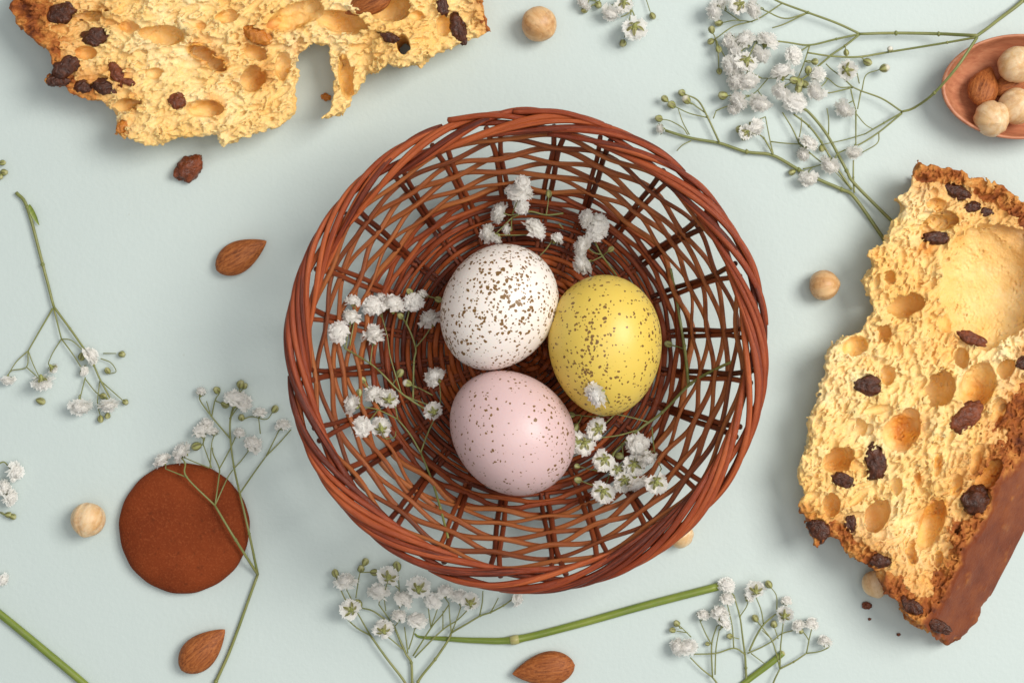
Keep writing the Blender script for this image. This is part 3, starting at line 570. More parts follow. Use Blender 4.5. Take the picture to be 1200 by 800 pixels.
thick_stem('short thick cut stem lying beneath airy flower sprig', [(850, 818), (876, 797), (900, 779), (917, 765)], [7, 7.2, 7.5, 7.5])

# --- inside the basket
zb = lambda x, y: float(zsurf(x, y)) + 2.0
def z_eggs(x, y):
    z = zb(x, y)
    for (ex, ey, er, ez) in EG:
        d = math.hypot(x - ex, y - ey)
        if d < er: z = max(z, ez + math.sqrt(er * er - d * d) + .3)
    return z
EG = [(*P(584, 360, 29)[:2], 23.6, 29), (*P(709, 404, 29)[:2], 25.0, 29), (*P(600, 506, 30)[:2], 24.5, 29.5)]
sprig('wilting white flower sprig inside basket behind the white egg',
  [(2.4, [(660, 250), (640, 252), (620, 248), (600, 255)]), (1.6, [(640, 252), (642, 240), (643, 230)]), (1.6, [(620, 248), (600, 252), (590, 250)]), (1.5, [(600, 255), (580, 275)]), (1.6, [(655, 262), (660, 268)]), (1.5, [(648, 280), (640, 292), (632, 300)])],
  [(606, 221, 28, 'f', 100), (618, 222, 22, 's', 60), (613, 212, 20, 'f', 70), (581, 247, 24, 's', 160), (579, 256, 16, 's', 200), (609, 242, 20, 'f', 200), (567, 274, 25, 's', 170), (580, 282, 14, 's', 240), (591, 269, 14, 's', 170), (632, 264, 30, 's', 45), (655, 277, 17, 's', 60)],
  [(643, 227, 4.5, 0)], z_eggs, pile=5)
sprig('white flower sprig inside basket above the yellow egg',
  [(2.6, [(735, 345), (722, 322), (706, 300), (698, 285)]), (1.6, [(698, 285), (694, 275), (690, 262)]), (1.6, [(704, 298), (696, 296), (688, 290)]), (1.5, [(706, 300), (694, 306), (686, 310)])],
  [(683, 255, 21, 's', 170), (702, 253, 21, 's', 80), (701, 269, 23, 'f', 80), (678, 286, 25, 's', 160), (678, 311, 26, 's', 200), (708, 264, 14, 'f', 0)], [(716, 292, 4, 0)], z_eggs, pile=5)
sprig('upper white flower sprig leaning on basket side next to white egg',
  [(2.6, [(484, 470), (485, 425), (487, 407), (476, 379), (460, 360)]), (1.7, [(487, 407), (498, 394), (507, 380)]), (1.7, [(476, 379), (480, 362), (484, 346), (496, 343)]), (1.6, [(470, 460), (458, 420), (454, 395), (448, 372)]), (2.4, [(504, 483), (471, 461), (448, 438), (434, 426), (404, 408)]), (1.8, [(434, 426), (437, 402)]), (1.6, [(405, 408), (408, 390), (412, 378)]), (1.6, [(410, 405), (416, 370), (416, 358)])],
  [(414, 348, 21, 's', 80), (411, 367, 23, 's', 90), (394, 388, 26, 'f', 130), (437, 386, 33, 's', 85), (461, 350, 33, 's', 90), (436, 356, 24, 'f', 90), (487, 353, 22, 'f', 30), (502, 369, 27, 's', 110), (497, 342, 12, 's', 60), (446, 346, 16, 's', 100)],
  [(480, 342, 4.6, 0), (469, 370, 4.6, 0), (514, 351, 4.6, 0)], z_eggs, pile=4)
sprig('lower white flower sprig in basket with bare green stem ending on side weave',
  [(3.2, [(525, 630), (516, 595), (505, 560), (493, 530)]), (2.4, [(493, 530), (480, 508), (466, 491)]), (2.2, [(493, 530), (501, 508), (509, 491)]), (1.8, [(466, 491), (443, 480), (421, 476)]), (1.6, [(466, 491), (462, 470), (458, 464)]), (1.6, [(446, 481), (440, 466)]), (1.5, [(509, 491), (516, 470), (515, 448)]), (1.5, [(507, 463), (490, 454), (480, 450)]), (1.5, [(505, 475), (485, 468), (470, 461)]), (1.5, [(452, 514), (462, 512), (464, 505)]), (1.5, [(460, 450), (467, 440)])],
  [(436, 457, 26, 's', 100), (407, 472, 25, 's', 160), (455, 463, 24, 'b', 100), (421, 502, 27, 'f', 200), (445, 497, 25, 'b', 120), (505, 438, 27, 's', 130), (506, 478, 22, 'b', 120)],
  [(425, 445, 4.6, 0), (421, 460, 4.4, 0), (469, 437, 5.4, 0), (477, 449, 5.4, 1)], z_eggs, pile=4)
sprig('dense white flower sprig in basket resting against the yellow and pink eggs',
  [(3.8, [(858, 424), (844, 430), (810, 449), (776, 483), (750, 502), (729, 521), (719, 532), (714, 553)]), (1.9, [(759, 494), (740, 489), (721, 485)]), (1.7, [(721, 485), (714, 472), (708, 461), (701, 459)]), (1.6, [(721, 485), (700, 488), (682, 487)]), (1.7, [(721, 485), (706, 499)]), (2, [(746, 504), (724, 510), (702, 513)]), (1.8, [(764, 500), (767, 528), (775, 549)]), (1.8, [(752, 509), (746, 530), (742, 553)]), (1.6, [(729, 521), (732, 540), (744, 562)]), (1.8, [(719, 532), (713, 560), (706, 572)])],
  [(694, 464, 27, 's', 200), (670, 519, 29, 'b', 200), (682, 523, 25, 'b', 230), (695, 503, 26, 'b', 200), (704, 543, 29, 'b', 240), (748, 523, 29, 'f', 270), (723, 553, 18, 'b', 260), (742, 549, 25, 'b', 260), (759, 541, 25, 's', 280), (706, 580, 27, 'b', 260), (729, 568, 25, 'b', 250), (748, 571, 23, 's', 280), (770, 570, 28, 'b', 290)],
  [(669, 486, 4.5, 0), (674, 502, 6, 0), (677, 562, 5, 0), (726, 534, 5.4, 0), (676, 546, 4, 0)], z_eggs, pile=5)
sprig('bare dark green stem standing against basket side by the yellow egg',
  [(4.2, [(807, 450), (802, 405), (794, 359), (786, 315)]), (1.8, [(803, 410), (794, 406), (786, 404)])], [], [(783, 403, 5, 0)], z_eggs)

# ------------------------------------------------------------------ almonds, hazelnuts, raisins, biscuit, spoon, crumbs
def almond_mesh(seed, L=23.5, W=13.2, T=8.0):
    r = np.random.default_rng(seed); nu, nv = 34, 40; t = np.linspace(0, 1, nu); ph = np.linspace(0, 2 * np.pi, nv, endpoint=False)
    w = np.sin(np.pi * np.clip(t, .0, 1) ** .74) ** .80; w = np.maximum(w, 0)
    gro = sum(r.uniform(.3, 1) * np.sin(f * ph + r.uniform(0, 6.28)) for f in (7, 9, 11, 14, 17)) * .012
    x = (t - .5) * L; rr = 1 + gro[None] * np.sin(np.pi * t)[:, None] ** .5 + .02 * np.sin(3 * t * 6 + ph[None] * 2)[:] if False else 1 + gro[None] * (np.sin(np.pi * t)[:, None]) ** .5
    y = W / 2 * w[:, None] * np.cos(ph) * rr; z = T / 2 * w[:, None] * np.sign(np.sin(ph)) * np.abs(np.sin(ph)) ** 1.08 * rr
    y = y + (.5 * np.sin(np.pi * t) * r.uniform(-1, 1))[:, None]
    v = np.stack([np.repeat(x, nv), y.ravel(), z.ravel()], 1); i = np.arange(nu - 1)[:, None]; j = np.arange(nv)[None]; j2 = (j + 1) % nv
    return make_mesh('almond', v, np.stack([i * nv + j, i * nv + j2, (i + 1) * nv + j2, (i + 1) * nv + j], -1).reshape(-1, 4))
def almond(px, py, deg, Lpx, Wpx, label, z=None, seed=1, tilt=(0, 0), parent=None):
    m = almond_mesh(seed, Lpx * MMPX, Wpx * MMPX, Wpx * MMPX * .6); zz = Wpx * MMPX * .3 if z is None else z
    o = link('almond', m, M['almond'], parent, P(px, py, zz)); o.rotation_euler = (math.radians(tilt[0]), math.radians(tilt[1]), math.radians(deg))
    if not parent: tag(o, label, 'almond', 'whole almonds')
    return o
almond(283, 299.5, 30, 68, 37, 'single whole brown almond lying alone beside the basket', seed=1)
almond(238, 761, 43, 70, 40, 'whole almond beside the stem of sprig over round biscuit', seed=2)
almond(637, 784, 188, 74, 40, 'whole almond lying below the thick green jointed stem', seed=3)
almond(1154, 101, 70, 52, 36, 'almond standing tilted in wooden spoon touching its side', z=10.5, seed=4, tilt=(0, 14))
almond(1192, 99, 20, 56, 32, 'almond lying under the hazelnuts in wooden spoon', z=8.2, seed=5)

def hazel_mesh(seed, R):
    r = np.random.default_rng(seed); nu, nv = 30, 36; u = np.linspace(0, np.pi, nu); ph = np.linspace(0, 2 * np.pi, nv, endpoint=False)
    rad = 1 + .10 * np.exp(-(u / .30) ** 2) - .07 * np.exp(-((u - np.pi) / .5) ** 2)
    n = sum(r.uniform(.4, 1) * np.sin(f * ph[None] + r.uniform(0, 6.28) + r.uniform(-1, 1) * u[:, None]) for f in (2, 3, 5, 8, 11)) * .021 * np.sin(u)[:, None]
    seam = -.085 * np.exp(-((np.abs(((ph - 1.0 + np.pi) % (2 * np.pi)) - np.pi)) / .10) ** 2)[None] * np.sin(u)[:, None] ** .6
    rr = R * (rad[:, None] + n + seam)
    v = np.stack([(rr * np.sin(u)[:, None] * np.cos(ph)).ravel(), (rr * np.sin(u)[:, None] * np.sin(ph)).ravel(), (rr * np.cos(u)[:, None]).ravel()], 1)
    i = np.arange(nu - 1)[:, None]; j = np.arange(nv)[None]; j2 = (j + 1) % nv
    return make_mesh('hazelnut', v, np.stack([i * nv + j, (i + 1) * nv + j, (i + 1) * nv + j2, i * nv + j2], -1).reshape(-1, 4))
def hazel(px, py, rpx, mat, rot, label, z=None, seed=0):
    R = rpx * MMPX; o = link('hazelnut', hazel_mesh(seed, R), M[mat], None, P(px, py, R * .97 if z is None else z)); o.rotation_euler = [math.radians(a) for a in rot]
    tag(o, label, 'hazelnut', 'peeled hazelnuts'); return o
hazel(631.5, 28, 20.5, 'hazel_b', (70, 20, 40), 'golden brown peeled hazelnut beside the torn bread end', seed=1)
hazel(965.5, 334.5, 17.5, 'hazel_b', (20, 70, 30), 'small tan hazelnut between the basket and torn edge of bread slice', seed=2)
hazel(103.5, 608, 20, 'hazel_a', (60, -50, 10), 'cream peeled hazelnut beside the brown round biscuit', seed=3)
hazel(797, 626, 15.5, 'hazel_a', (40, 30, 80), 'pale hazelnut half hidden under the basket rim', seed=4)
hazel(1162, 139, 20.5, 'hazel_a', (25, 10, 20), 'cream hazelnut with seam at near side of wooden spoon', z=14.5, seed=5)
hazel(1191, 125, 21, 'hazel_a', (50, 20, 120), 'cream hazelnut in middle of wooden spoon against another', z=13.0, seed=6)
hazel(1191, 76, 21, 'hazel_a', (20, -15, 200), 'pale hazelnut at far side of wooden spoon by crossing stem', z=14.5, seed=7)
hazel(1026, 683, 16, 'hazel_a', (80, 20, 10), 'pale hazelnut piece wedged under toasted corner of bread slice', z=7, seed=8)

def raisin_mesh(seed, a, b, c):
    r = np.random.default_rng(seed); nu, nv = 22, 28; u = np.linspace(0, np.pi, nu)[:, None]; ph = np.linspace(0, 2 * np.pi, nv, endpoint=False)[None]
    x = np.sin(u) * np.cos(ph); y = np.sin(u) * np.sin(ph); z = np.cos(u) + 0 * ph; d = np.zeros((nu, nv))
    for f, amp in ((2.2, .24), (4.0, .19), (7.0, .13), (11, .08)):
        for _ in range(3):
            k = r.normal(0, 1, 3); k *= f / np.linalg.norm(k); d += amp * (np.abs(np.sin(k[0] * x + k[1] * y + k[2] * z + r.uniform(0, 6.28))) - .5)
    rr = 1 + d * .8
    v = np.stack([(a * rr * z).ravel(), (b * rr * x).ravel(), (c * rr * y).ravel()], 1); i = np.arange(nu - 1)[:, None]; j = np.arange(nv)[None]; j2 = (j + 1) % nv
    return make_mesh('raisin', v, np.stack([i * nv + j, (i + 1) * nv + j, (i + 1) * nv + j2, i * nv + j2], -1).reshape(-1, 4))
o_ = link('raisin', raisin_mesh(41, 5.3, 4.0, 3.0), M['raisin_red'], None, P(221, 197, 2.6)); o_.rotation_euler = (0, 0, math.radians(40)); tag(o_, 'single wrinkled reddish raisin lying on table near almond', 'raisin')
for i, (x, y, r, l) in enumerate([(382, 114, 4.5, 'small orange bread crumb under curled strip of bread'), (1016, 709, 4.5, 'dark brown crumb near the corner of bread slice'), (1019, 725, 1.6, 'tiny dark speck of crumb near bread slice corner'), (1053, 743, 1.9, 'tiny dark crumb beside blackened bread slice corner')]):
    R = r * MMPX; o_ = link('crumb', raisin_mesh(60 + i, R, R * .8, R * .7), M['peel'] if i == 0 else M['raisin_red'], None, P(x, y, R * .6)); tag(o_, l, 'crumb', 'loose bread crumbs')

def lathe(prof, k=96, jit=None):
    a = np.linspace(0, 2 * np.pi, k, endpoint=False); n = len(prof); pr = np.array(prof)
    v = np.stack([(pr[:, 0:1] * np.cos(a)).ravel(), (pr[:, 0:1] * np.sin(a)).ravel(), np.repeat(pr[:, 1], k)], 1)
    i = np.arange(n - 1)[:, None]; j = np.arange(k)[None]; j2 = (j + 1) % k
    return v, np.stack([i * k + j, i * k + j2, (i + 1) * k + j2, (i + 1) * k + j], -1).reshape(-1, 4)
R_ = CK_R; pr_ = [(.0, 0), (R_ - 2.0, 0), (R_ - .6, .8), (R_, 2.2), (R_ - .2, 3.6), (R_ - 1.1, 5.0), (R_ - 2.6, 6.2), (R_ - 4.8, 7.2), (R_ - 8.2, 8.0), (R_ * .6, 8.5), (R_ * .4, 8.6), (R_ * .2, 8.7), (.0, 8.7)]
v_, q_ = lathe(pr_, 120); a_ = np.arctan2(v_[:, 1], v_[:, 0]); v_[:, :2] *= (1 + .006 * np.sin(3 * a_ + 1) + .004 * np.sin(7 * a_) + .003 * np.sin(17 * a_))[:, None]
v_[:, 2] += (v_[:, 2] > 6) * (.18 * np.sin(v_[:, 0] * .3) * np.cos(v_[:, 1] * .27))
tag(link('biscuit', make_mesh('biscuit', v_, q_), M['cookie'], None, (CK[0], CK[1], 0)), 'round reddish brown cocoa biscuit under a flower sprig', 'biscuit')

def build_spoon():
    root = empty('wooden_spoon', (SP[0], SP[1], 0)); tag(root, 'small reddish wooden spoon bowl full of almonds and hazelnuts', 'spoon')
    k = 96; a = np.linspace(0, 2 * np.pi, k, endpoint=False); A, B, Z = 31.0, 21.8, 15.5
    outer = [(.03, .3), (.30, .0), (.48, .5), (.66, 2.4), (.82, 5.6), (.93, 9.5), (.99, 13.0), (1.0, 15.0), (.99, 15.5), (.965, 15.6), (.945, 15.2), (.92, 13.2), (.86, 10.0), (.75, 6.9), (.6, 4.6), (.4, 3.4), (.2, 3.0), (.02, 2.9)]
    v = np.array([[A * s * math.cos(t), B * s * math.sin(t) + .6 * math.sin(2 * t) * s, z + .35 * math.sin(2 * t + 1) * s] for s, z in outer for t in a]); n = len(outer)
    i = np.arange(n - 1)[:, None]; j = np.arange(k)[None]; j2 = (j + 1) % k
    link('bowl', make_mesh('bowl', v, np.stack([i * k + j, i * k + j2, (i + 1) * k + j2, (i + 1) * k + j], -1).reshape(-1, 4)), M['wood'], root)
    x = np.linspace(A * .97, A + 95, 14); p = np.stack([x, np.zeros(14), 11.5 + .05 * (x - A)], 1); w = np.interp(x, [A, A + 8, A + 70, A + 95], [7, 4.2, 4.6, 5.5])
    v, q, uv = sweep(p, w * .6, w, None, 14); link('handle', make_mesh('handle', v, q, uv), M['wood'], root)
build_spoon()

# ------------------------------------------------------------------ sweet bread: porous solids cut from a density field
VOX = .39
def vnoise(shape, cell, r):
    out = r.standard_normal([int(s / c) + 3 for s, c in zip(shape, cell)]).astype(np.float32)
    for ax, (s, c) in enumerate(zip(shape, cell)):
        x = (np.arange(s) + .37 * c) / c; i = x.astype(int); f = (x - i).astype(np.float32); f = f * f * (3 - 2 * f); sh = [1] * len(shape); sh[ax] = s; f = f.reshape(sh)
        out = np.take(out, i, ax) * (1 - f) + np.take(out, i + 1, ax) * f
    return out
def poly_sd(poly, X, Y):
    d = np.full(X.shape, 1e9, np.float32); ins = np.zeros(X.shape, bool); n = len(poly)
    for k in range(n):
        (x0, y0), (x1, y1) = poly[k], poly[(k + 1) % n]; ex, ey = x1 - x0, y1 - y0; wx, wy = X - x0, Y - y0
        t = np.clip((wx * ex + wy * ey) / (ex * ex + ey * ey + 1e-9), 0, 1); d = np.minimum(d, (wx - ex * t) ** 2 + (wy - ey * t) ** 2)
        c = ((y0 > Y) != (y1 > Y)); ins ^= c & (X < ex * (Y - y0) / (ey if abs(ey) > 1e-9 else 1e-9) + x0)
    d = np.sqrt(d); return np.where(ins, -d, d)
def line_d(pts, X, Y):
    d = np.full(X.shape, 1e9)
    for (x0, y0), (x1, y1) in zip(pts[:-1], pts[1:]):
        ex, ey = x1 - x0, y1 - y0; t = np.clip(((X - x0) * ex + (Y - y0) * ey) / (ex * ex + ey * ey + 1e-9), 0, 1); d = np.minimum(d, np.hypot(X - x0 - ex * t, Y - y0 - ey * t))
    return d
def smax(a, b, k):
    h = np.clip(.5 + .5 * (a - b) / k, 0, 1); return b * (1 - h) + a * h + k * h * (1 - h)
def surface_nets(D, org, h):
    ins = D < 0; s = np.array(D.shape) - 1
    cnt = np.zeros(s, np.int8)
    C = [(i, j, k) for i in (0, 1) for j in (0, 1) for k in (0, 1)]
    for i, j, k in C: cnt += ins[i:i + s[0], j:j + s[1], k:k + s[2]]
    act = (cnt > 0) & (cnt < 8); idx = np.argwhere(act); vid = np.full(s, -1, np.int32); vid[act] = np.arange(len(idx))
    val = {c: D[idx[:, 0] + c[0], idx[:, 1] + c[1], idx[:, 2] + c[2]] for c in C}; acc = np.zeros((len(idx), 3)); num = np.zeros(len(idx))
    for c in C:
        for ax in range(3):
            if c[ax]: continue
            e = list(c); e[ax] = 1; e = tuple(e); a, b = val[c], val[e]; m = (a < 0) != (b < 0); t = np.where(m, a / np.where(m, a - b, 1), 0)
            p = np.tile(np.array(c, float), (len(idx), 1)); p[:, ax] += t; acc += p * m[:, None]; num += m
    V = (idx + acc / num[:, None]) * h + org; F = []
    for ax in range(3):
        a0 = [slice(1, -1)] * 3; a1 = [slice(1, -1)] * 3; a0[ax] = slice(0, -1); a1[ax] = slice(1, None)
        A, B = ins[tuple(a0)], ins[tuple(a1)]; m = A != B; e = np.argwhere(m); e[:, [x for x in range(3) if x != ax]] += 1; u, w = (ax + 1) % 3, (ax + 2) % 3
        def cell(du, dw): c = e.copy(); c[:, u] -= du; c[:, w] -= dw; return vid[c[:, 0], c[:, 1], c[:, 2]]
        q = np.stack([cell(1, 1), cell(0, 1), cell(0, 0), cell(1, 0)], 1); fl = ~A[m]; q[fl] = q[fl][:, ::-1]; F.append(q)
    return V, np.vstack(F)
def build_bread(label, outline, ztop, pores, raisins, crust_lines, skin=None, seed=1, n_small=15000, elong=0., extra=None, zr=19.5, relief=1.8, stain_shade_spots=()):
    r = np.random.default_rng(seed)
    poly = np.array([P(x, y, zr)[:2] for x, y in outline]); lo = poly.min(0) - 4; hi = poly.max(0) + 4
    nx, ny = [int(v) for v in (hi - lo) / VOX]; nz = int((ztop + 9) / VOX); org = np.array([lo[0], lo[1], -1.6])
    x = lo[0] + np.arange(nx) * VOX; y = lo[1] + np.arange(ny) * VOX; z = org[2] + np.arange(nz) * VOX
    X2, Y2 = np.meshgrid(x, y, indexing='ij'); d2 = poly_sd(poly, X2, Y2).astype(np.float32)
    sh = (nx, ny, nz); c = lambda mm: [mm / VOX] * 3
    T = ztop + relief * vnoise((nx, ny), [22 / VOX] * 2, r) + 1.1 * vnoise((nx, ny), [8 / VOX] * 2, r)
    if extra is not None: T = T + extra(X2, Y2)
    Z = z[None, None, :].astype(np.float32)
    n1 = vnoise(sh, c(7.0), r); n2 = vnoise(sh, c(2.4), r); n3 = vnoise(sh, c(1.2), r)
    sk = None; um = 1.0
    if skin is not None:
        A, B, A0, B0 = [P(*skin[i], ztop if i < 2 else 1.0) for i in range(4)]       # edge on top (A,B), the same edge on the table (A0,B0)
        nrm = np.cross(B - A, A0 - A); nrm /= np.linalg.norm(nrm)
        if np.dot(nrm, np.array([*poly.mean(0), ztop / 2]) - A) > 0: nrm = -nrm
        sk = lambda px, py, pz: (px - A[0]) * nrm[0] + (py - A[1]) * nrm[1] + (pz - A[2]) * nrm[2]
        um = np.clip((-sk(X2, Y2, ztop * .5) - 14) / 10, 0, 1)[:, :, None].astype(np.float32)
    under = np.clip(ztop - 3 - Z, 0, None) * .26 * um
    side = d2[:, :, None] + (1.1 * n1 + .6 * n2 + .5 * n3) + under.astype(np.float32)
    D = smax(side, Z - T[:, :, None] - .16 * n2 - .26 * n3, 2.6); D = np.maximum(D, .06 - Z + 0 * D)
    if sk is not None: D = smax(D, (sk(X2, Y2, 0)[:, :, None] + Z * nrm[2]).astype(np.float32) + .16 * n1, 1.4)
    big = []                                                   # centre, radii, angle
    def carve(cx, cy, cz, ra, rb, rc, ang, soft=0.):
        R = max(ra, rb, rc) + 1.5; i0 = np.maximum(((np.array([cx, cy, cz]) - R - org) / VOX).astype(int), 0); i1 = np.minimum(((np.array([cx, cy, cz]) + R - org) / VOX).astype(int) + 2, sh)
        if np.any(i1 <= i0): return
        s = tuple(slice(a, b) for a, b in zip(i0, i1)); xx = x[s[0]][:, None, None] - cx; yy = y[s[1]][None, :, None] - cy; zz = z[s[2]][None, None] - cz
        ca, sa = math.cos(ang), math.sin(ang); u = (xx * ca + yy * sa) / ra; v = (-xx * sa + yy * ca) / rb; w = zz / rc; q = np.sqrt(u * u + v * v + w * w); e = (1 - q) * min(ra, rb, rc)
        if soft: e = e + soft * (n2[s] + 1.6 * n1[s])
        D[s] = np.maximum(D[s], e)
    def top_at(px, py): 
        for _ in range(2): pass
        i = int(np.clip((px - lo[0]) / VOX, 0, nx - 1)); j = int(np.clip((py - lo[1]) / VOX, 0, ny - 1)); return T[i, j]
    for (px, py, ra, rb, ang, dep) in pores:
        g = P(px, py, ztop - 2); a, b = ra * MMPX * .97, rb * MMPX * .97; rc = dep * 1.25 if dep else min(a, b) * 1.7
        big.append((g[0], g[1], max(a, b), a, b, math.radians(ang), rc, top_at(g[0], g[1]) - rc * (.25 if dep else .5)))
    # fine crumb
    rad = np.exp(r.normal(math.log(.70), .36, n_small)); rad = np.clip(rad, .45, 2.0); rad[:int(n_small * .007)] = r.uniform(1.4, 2.6, int(n_small * .007))
    sx = r.uniform(lo[0], hi[0], n_small); sy = r.uniform(lo[1], hi[1], n_small)
    for k in range(n_small):
        i, j = int((sx[k] - lo[0]) / VOX), int((sy[k] - lo[1]) / VOX)
        if i >= nx or j >= ny or d2[i, j] > 1.5: continue
        skip = False
        for g in big:
            dx, dy = sx[k] - g[0], sy[k] - g[1]
            if abs(dx) < g[2] and abs(dy) < g[2]:
                ca, sa = math.cos(g[5]), math.sin(g[5])
                if ((dx * ca + dy * sa) / g[3]) ** 2 + ((-dx * sa + dy * ca) / g[4]) ** 2 < .62: skip = True; break
        if skip: continue
        cz = T[i, j] - .1 - 1.0 * r.random() if r.random() < .93 else r.uniform(1.5, ztop)
        if sk is not None and sk(sx[k], sy[k], cz) > -rad[k] - 1.3: continue
        st = r.uniform(1, 2.8); carve(sx[k], sy[k], cz, rad[k] * st, rad[k] / st ** .3, rad[k], elong + r.normal(0, .45))
    for g in big:
        carve(g[0], g[1], g[7], g[3], g[4], g[6], g[5], .22)
        for _ in range(int(g[3] * g[4] * 1.5)):                # small cells in the wall of the hollow
            a = r.uniform(0, 6.28); q = r.random() ** .6 * 1.0; ca, sa = math.cos(g[5]), math.sin(g[5]); u, v = g[3] * q * math.cos(a), g[4] * q * math.sin(a); rr = r.uniform(.45, 1.0) * (.7 if g[3] > 15 else 1)
            carve(g[0] + u * ca - v * sa, g[1] + u * sa + v * ca, g[7] - g[6] * math.sqrt(max(0, 1 - q * q)) + rr * .35, rr * r.uniform(1, 1.8), rr, rr * .8, elong + r.normal(0, .6))
        for _ in range(5):                                     # uneven walls: lobes round the main hollow
            a = r.uniform(0, 6.28); q = r.uniform(.5, .8); ca, sa = math.cos(g[5]), math.sin(g[5]); u, v = g[3] * q * math.cos(a), g[4] * q * math.sin(a); f = r.uniform(.32, .55)
            carve(g[0] + u * ca - v * sa, g[1] + u * sa + v * ca, g[7] - r.uniform(-.1, .4) * g[6], max(g[3] * f, .8), max(g[4] * f, .8), g[6] * f * 1.1, g[5] + r.normal(0, .3), .2)
    rs = []
    for (px, py, ra, rb, ang, kind) in raisins:
        g = P(px, py, ztop - 1); a, b = ra * MMPX * .82, rb * MMPX * .82; i = int(np.clip((g[0] - lo[0]) / VOX, 0, nx - 1)); j = int(np.clip((g[1] - lo[1]) / VOX, 0, ny - 1))
        zt = T[i, j] - .3 - max(0.0, 2.6 + float(d2[i, j])) * .8; carve(g[0], g[1], zt + .3, a * 1.12, b * 1.12, min(a, b) * .8, math.radians(ang), .15); rs.append((g[0], g[1], zt - min(a, b) * .42, a, b, ang, kind))
    for s_ in (0, -1): D[s_] = 1; D[:, s_] = 1; D[:, :, s_] = 1
    V, F = surface_nets(D, org, VOX)
    # attributes
    nv = lambda f, a: f[np.clip(((V[:, 0] - org[0]) / VOX).astype(int), 0, nx - 1), np.clip(((V[:, 1] - org[1]) / VOX).astype(int), 0, ny - 1), np.clip(((V[:, 2] - org[2]) / VOX).astype(int), 0, nz - 1)] * a
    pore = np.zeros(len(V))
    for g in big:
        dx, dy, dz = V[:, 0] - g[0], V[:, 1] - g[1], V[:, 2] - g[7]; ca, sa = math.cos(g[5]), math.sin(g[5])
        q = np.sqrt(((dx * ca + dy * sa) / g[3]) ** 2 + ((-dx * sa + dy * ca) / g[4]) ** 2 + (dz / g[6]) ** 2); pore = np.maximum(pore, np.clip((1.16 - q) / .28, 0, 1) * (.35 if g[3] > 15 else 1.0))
    stain_shade = np.zeros(len(V))
    for (px, py, rad_, amt) in stain_shade_spots:                       # candied fruit syrup in the crumb, plus orange shade painted low in hollows
        g = P(px, py, ztop - 2); dd = np.hypot(V[:, 0] - g[0], V[:, 1] - g[1]) + nv(n1, 1.0) * 1.6 + nv(n2, 1.0) * .6; w = rad_ * MMPX; low = np.clip((ztop + .5 - V[:, 2]) / 2.5, .25, 1) if rad_ > 8 else 1.0
        stain_shade = np.maximum(stain_shade, amt * np.clip((w * 1.25 - dd) / (w * .9), 0, 1) * low)
    crust = np.zeros(len(V)); nn = nv(n1, 1.0) * 1.5 + nv(n2, 1.0) * .8
    for pts, wid in crust_lines:
        L = [P(*p, zr)[:2] for p in pts]; dd = line_d(L, V[:, 0], V[:, 1]) + nn; w = wid * MMPX; crust = np.maximum(crust, np.maximum(np.clip((w * 1.5 - dd) / (w * 1.1), 0, 1), .58 * np.clip((w * 2.9 - dd) / (w * 2.2), 0, 1)))
    skn = np.zeros(len(V))
    if sk is not None:
        ds = sk(V[:, 0], V[:, 1], V[:, 2]); skn = np.clip((ds + 1.3 + nn * .25) / 1.1, 0, 1); crust = np.maximum(crust, np.clip((ds + 17.0 + nn * 2.4) / 17.0, 0, .92)); crust = np.maximum(crust, skn)
    base = (poly.mean(0)[0], poly.mean(0)[1], 0); root = empty('bread_slice', base); tag(root, label, 'bread', 'torn pieces of sweet fruit bread'); fc = crust[F].mean(1) > .60
    def comps(f):                                     # label faces by connected piece
        lab = np.arange(len(V))
        while True:
            m = lab[f].min(1); new = lab.copy(); np.minimum.at(new, f.ravel(), np.repeat(m, 4)); new = new[new]; new = new[new]; new = new[new]
            if np.array_equal(new, lab): return lab[f[:, 0]]
            lab = new
    L0 = comps(F); u, n_ = np.unique(L0, return_counts=True); keep = np.isin(L0, u[n_ > 4000]); F = F[keep]; fc = fc[keep]
    for val in (True, False):                         # crust islands that are tiny belong to the crumb, and the other way round
        ix = np.nonzero(fc == val)[0]; Lc = comps(F[ix]); u, n_ = np.unique(Lc, return_counts=True); fc[ix[np.isin(Lc, u[n_ < 900])]] = not val
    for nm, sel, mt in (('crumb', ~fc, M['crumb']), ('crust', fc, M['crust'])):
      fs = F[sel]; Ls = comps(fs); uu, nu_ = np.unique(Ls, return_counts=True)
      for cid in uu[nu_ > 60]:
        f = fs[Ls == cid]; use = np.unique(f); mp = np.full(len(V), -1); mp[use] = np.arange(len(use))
        link(nm, make_mesh(nm, V[use] - np.array(base), mp[f], attrs={'pore': pore[use], 'crust': crust[use], 'skin': skn[use], 'stain_shade': stain_shade[use]}), mt, root)
    for k, (gx, gy, gz, a, b, ang, kind) in enumerate(rs):
        o = link({'r': 'raisin', 'd': 'raisin', 'p': 'candied_peel'}[kind], raisin_mesh(100 + seed * 40 + k, a, b, min(a, b) * .62), M[{'r': 'raisin_red', 'd': 'raisin', 'p': 'peel'}[kind]], root, (gx - base[0], gy - base[1], gz)); o.rotation_euler = (0, 0, math.radians(ang))
    return root, base

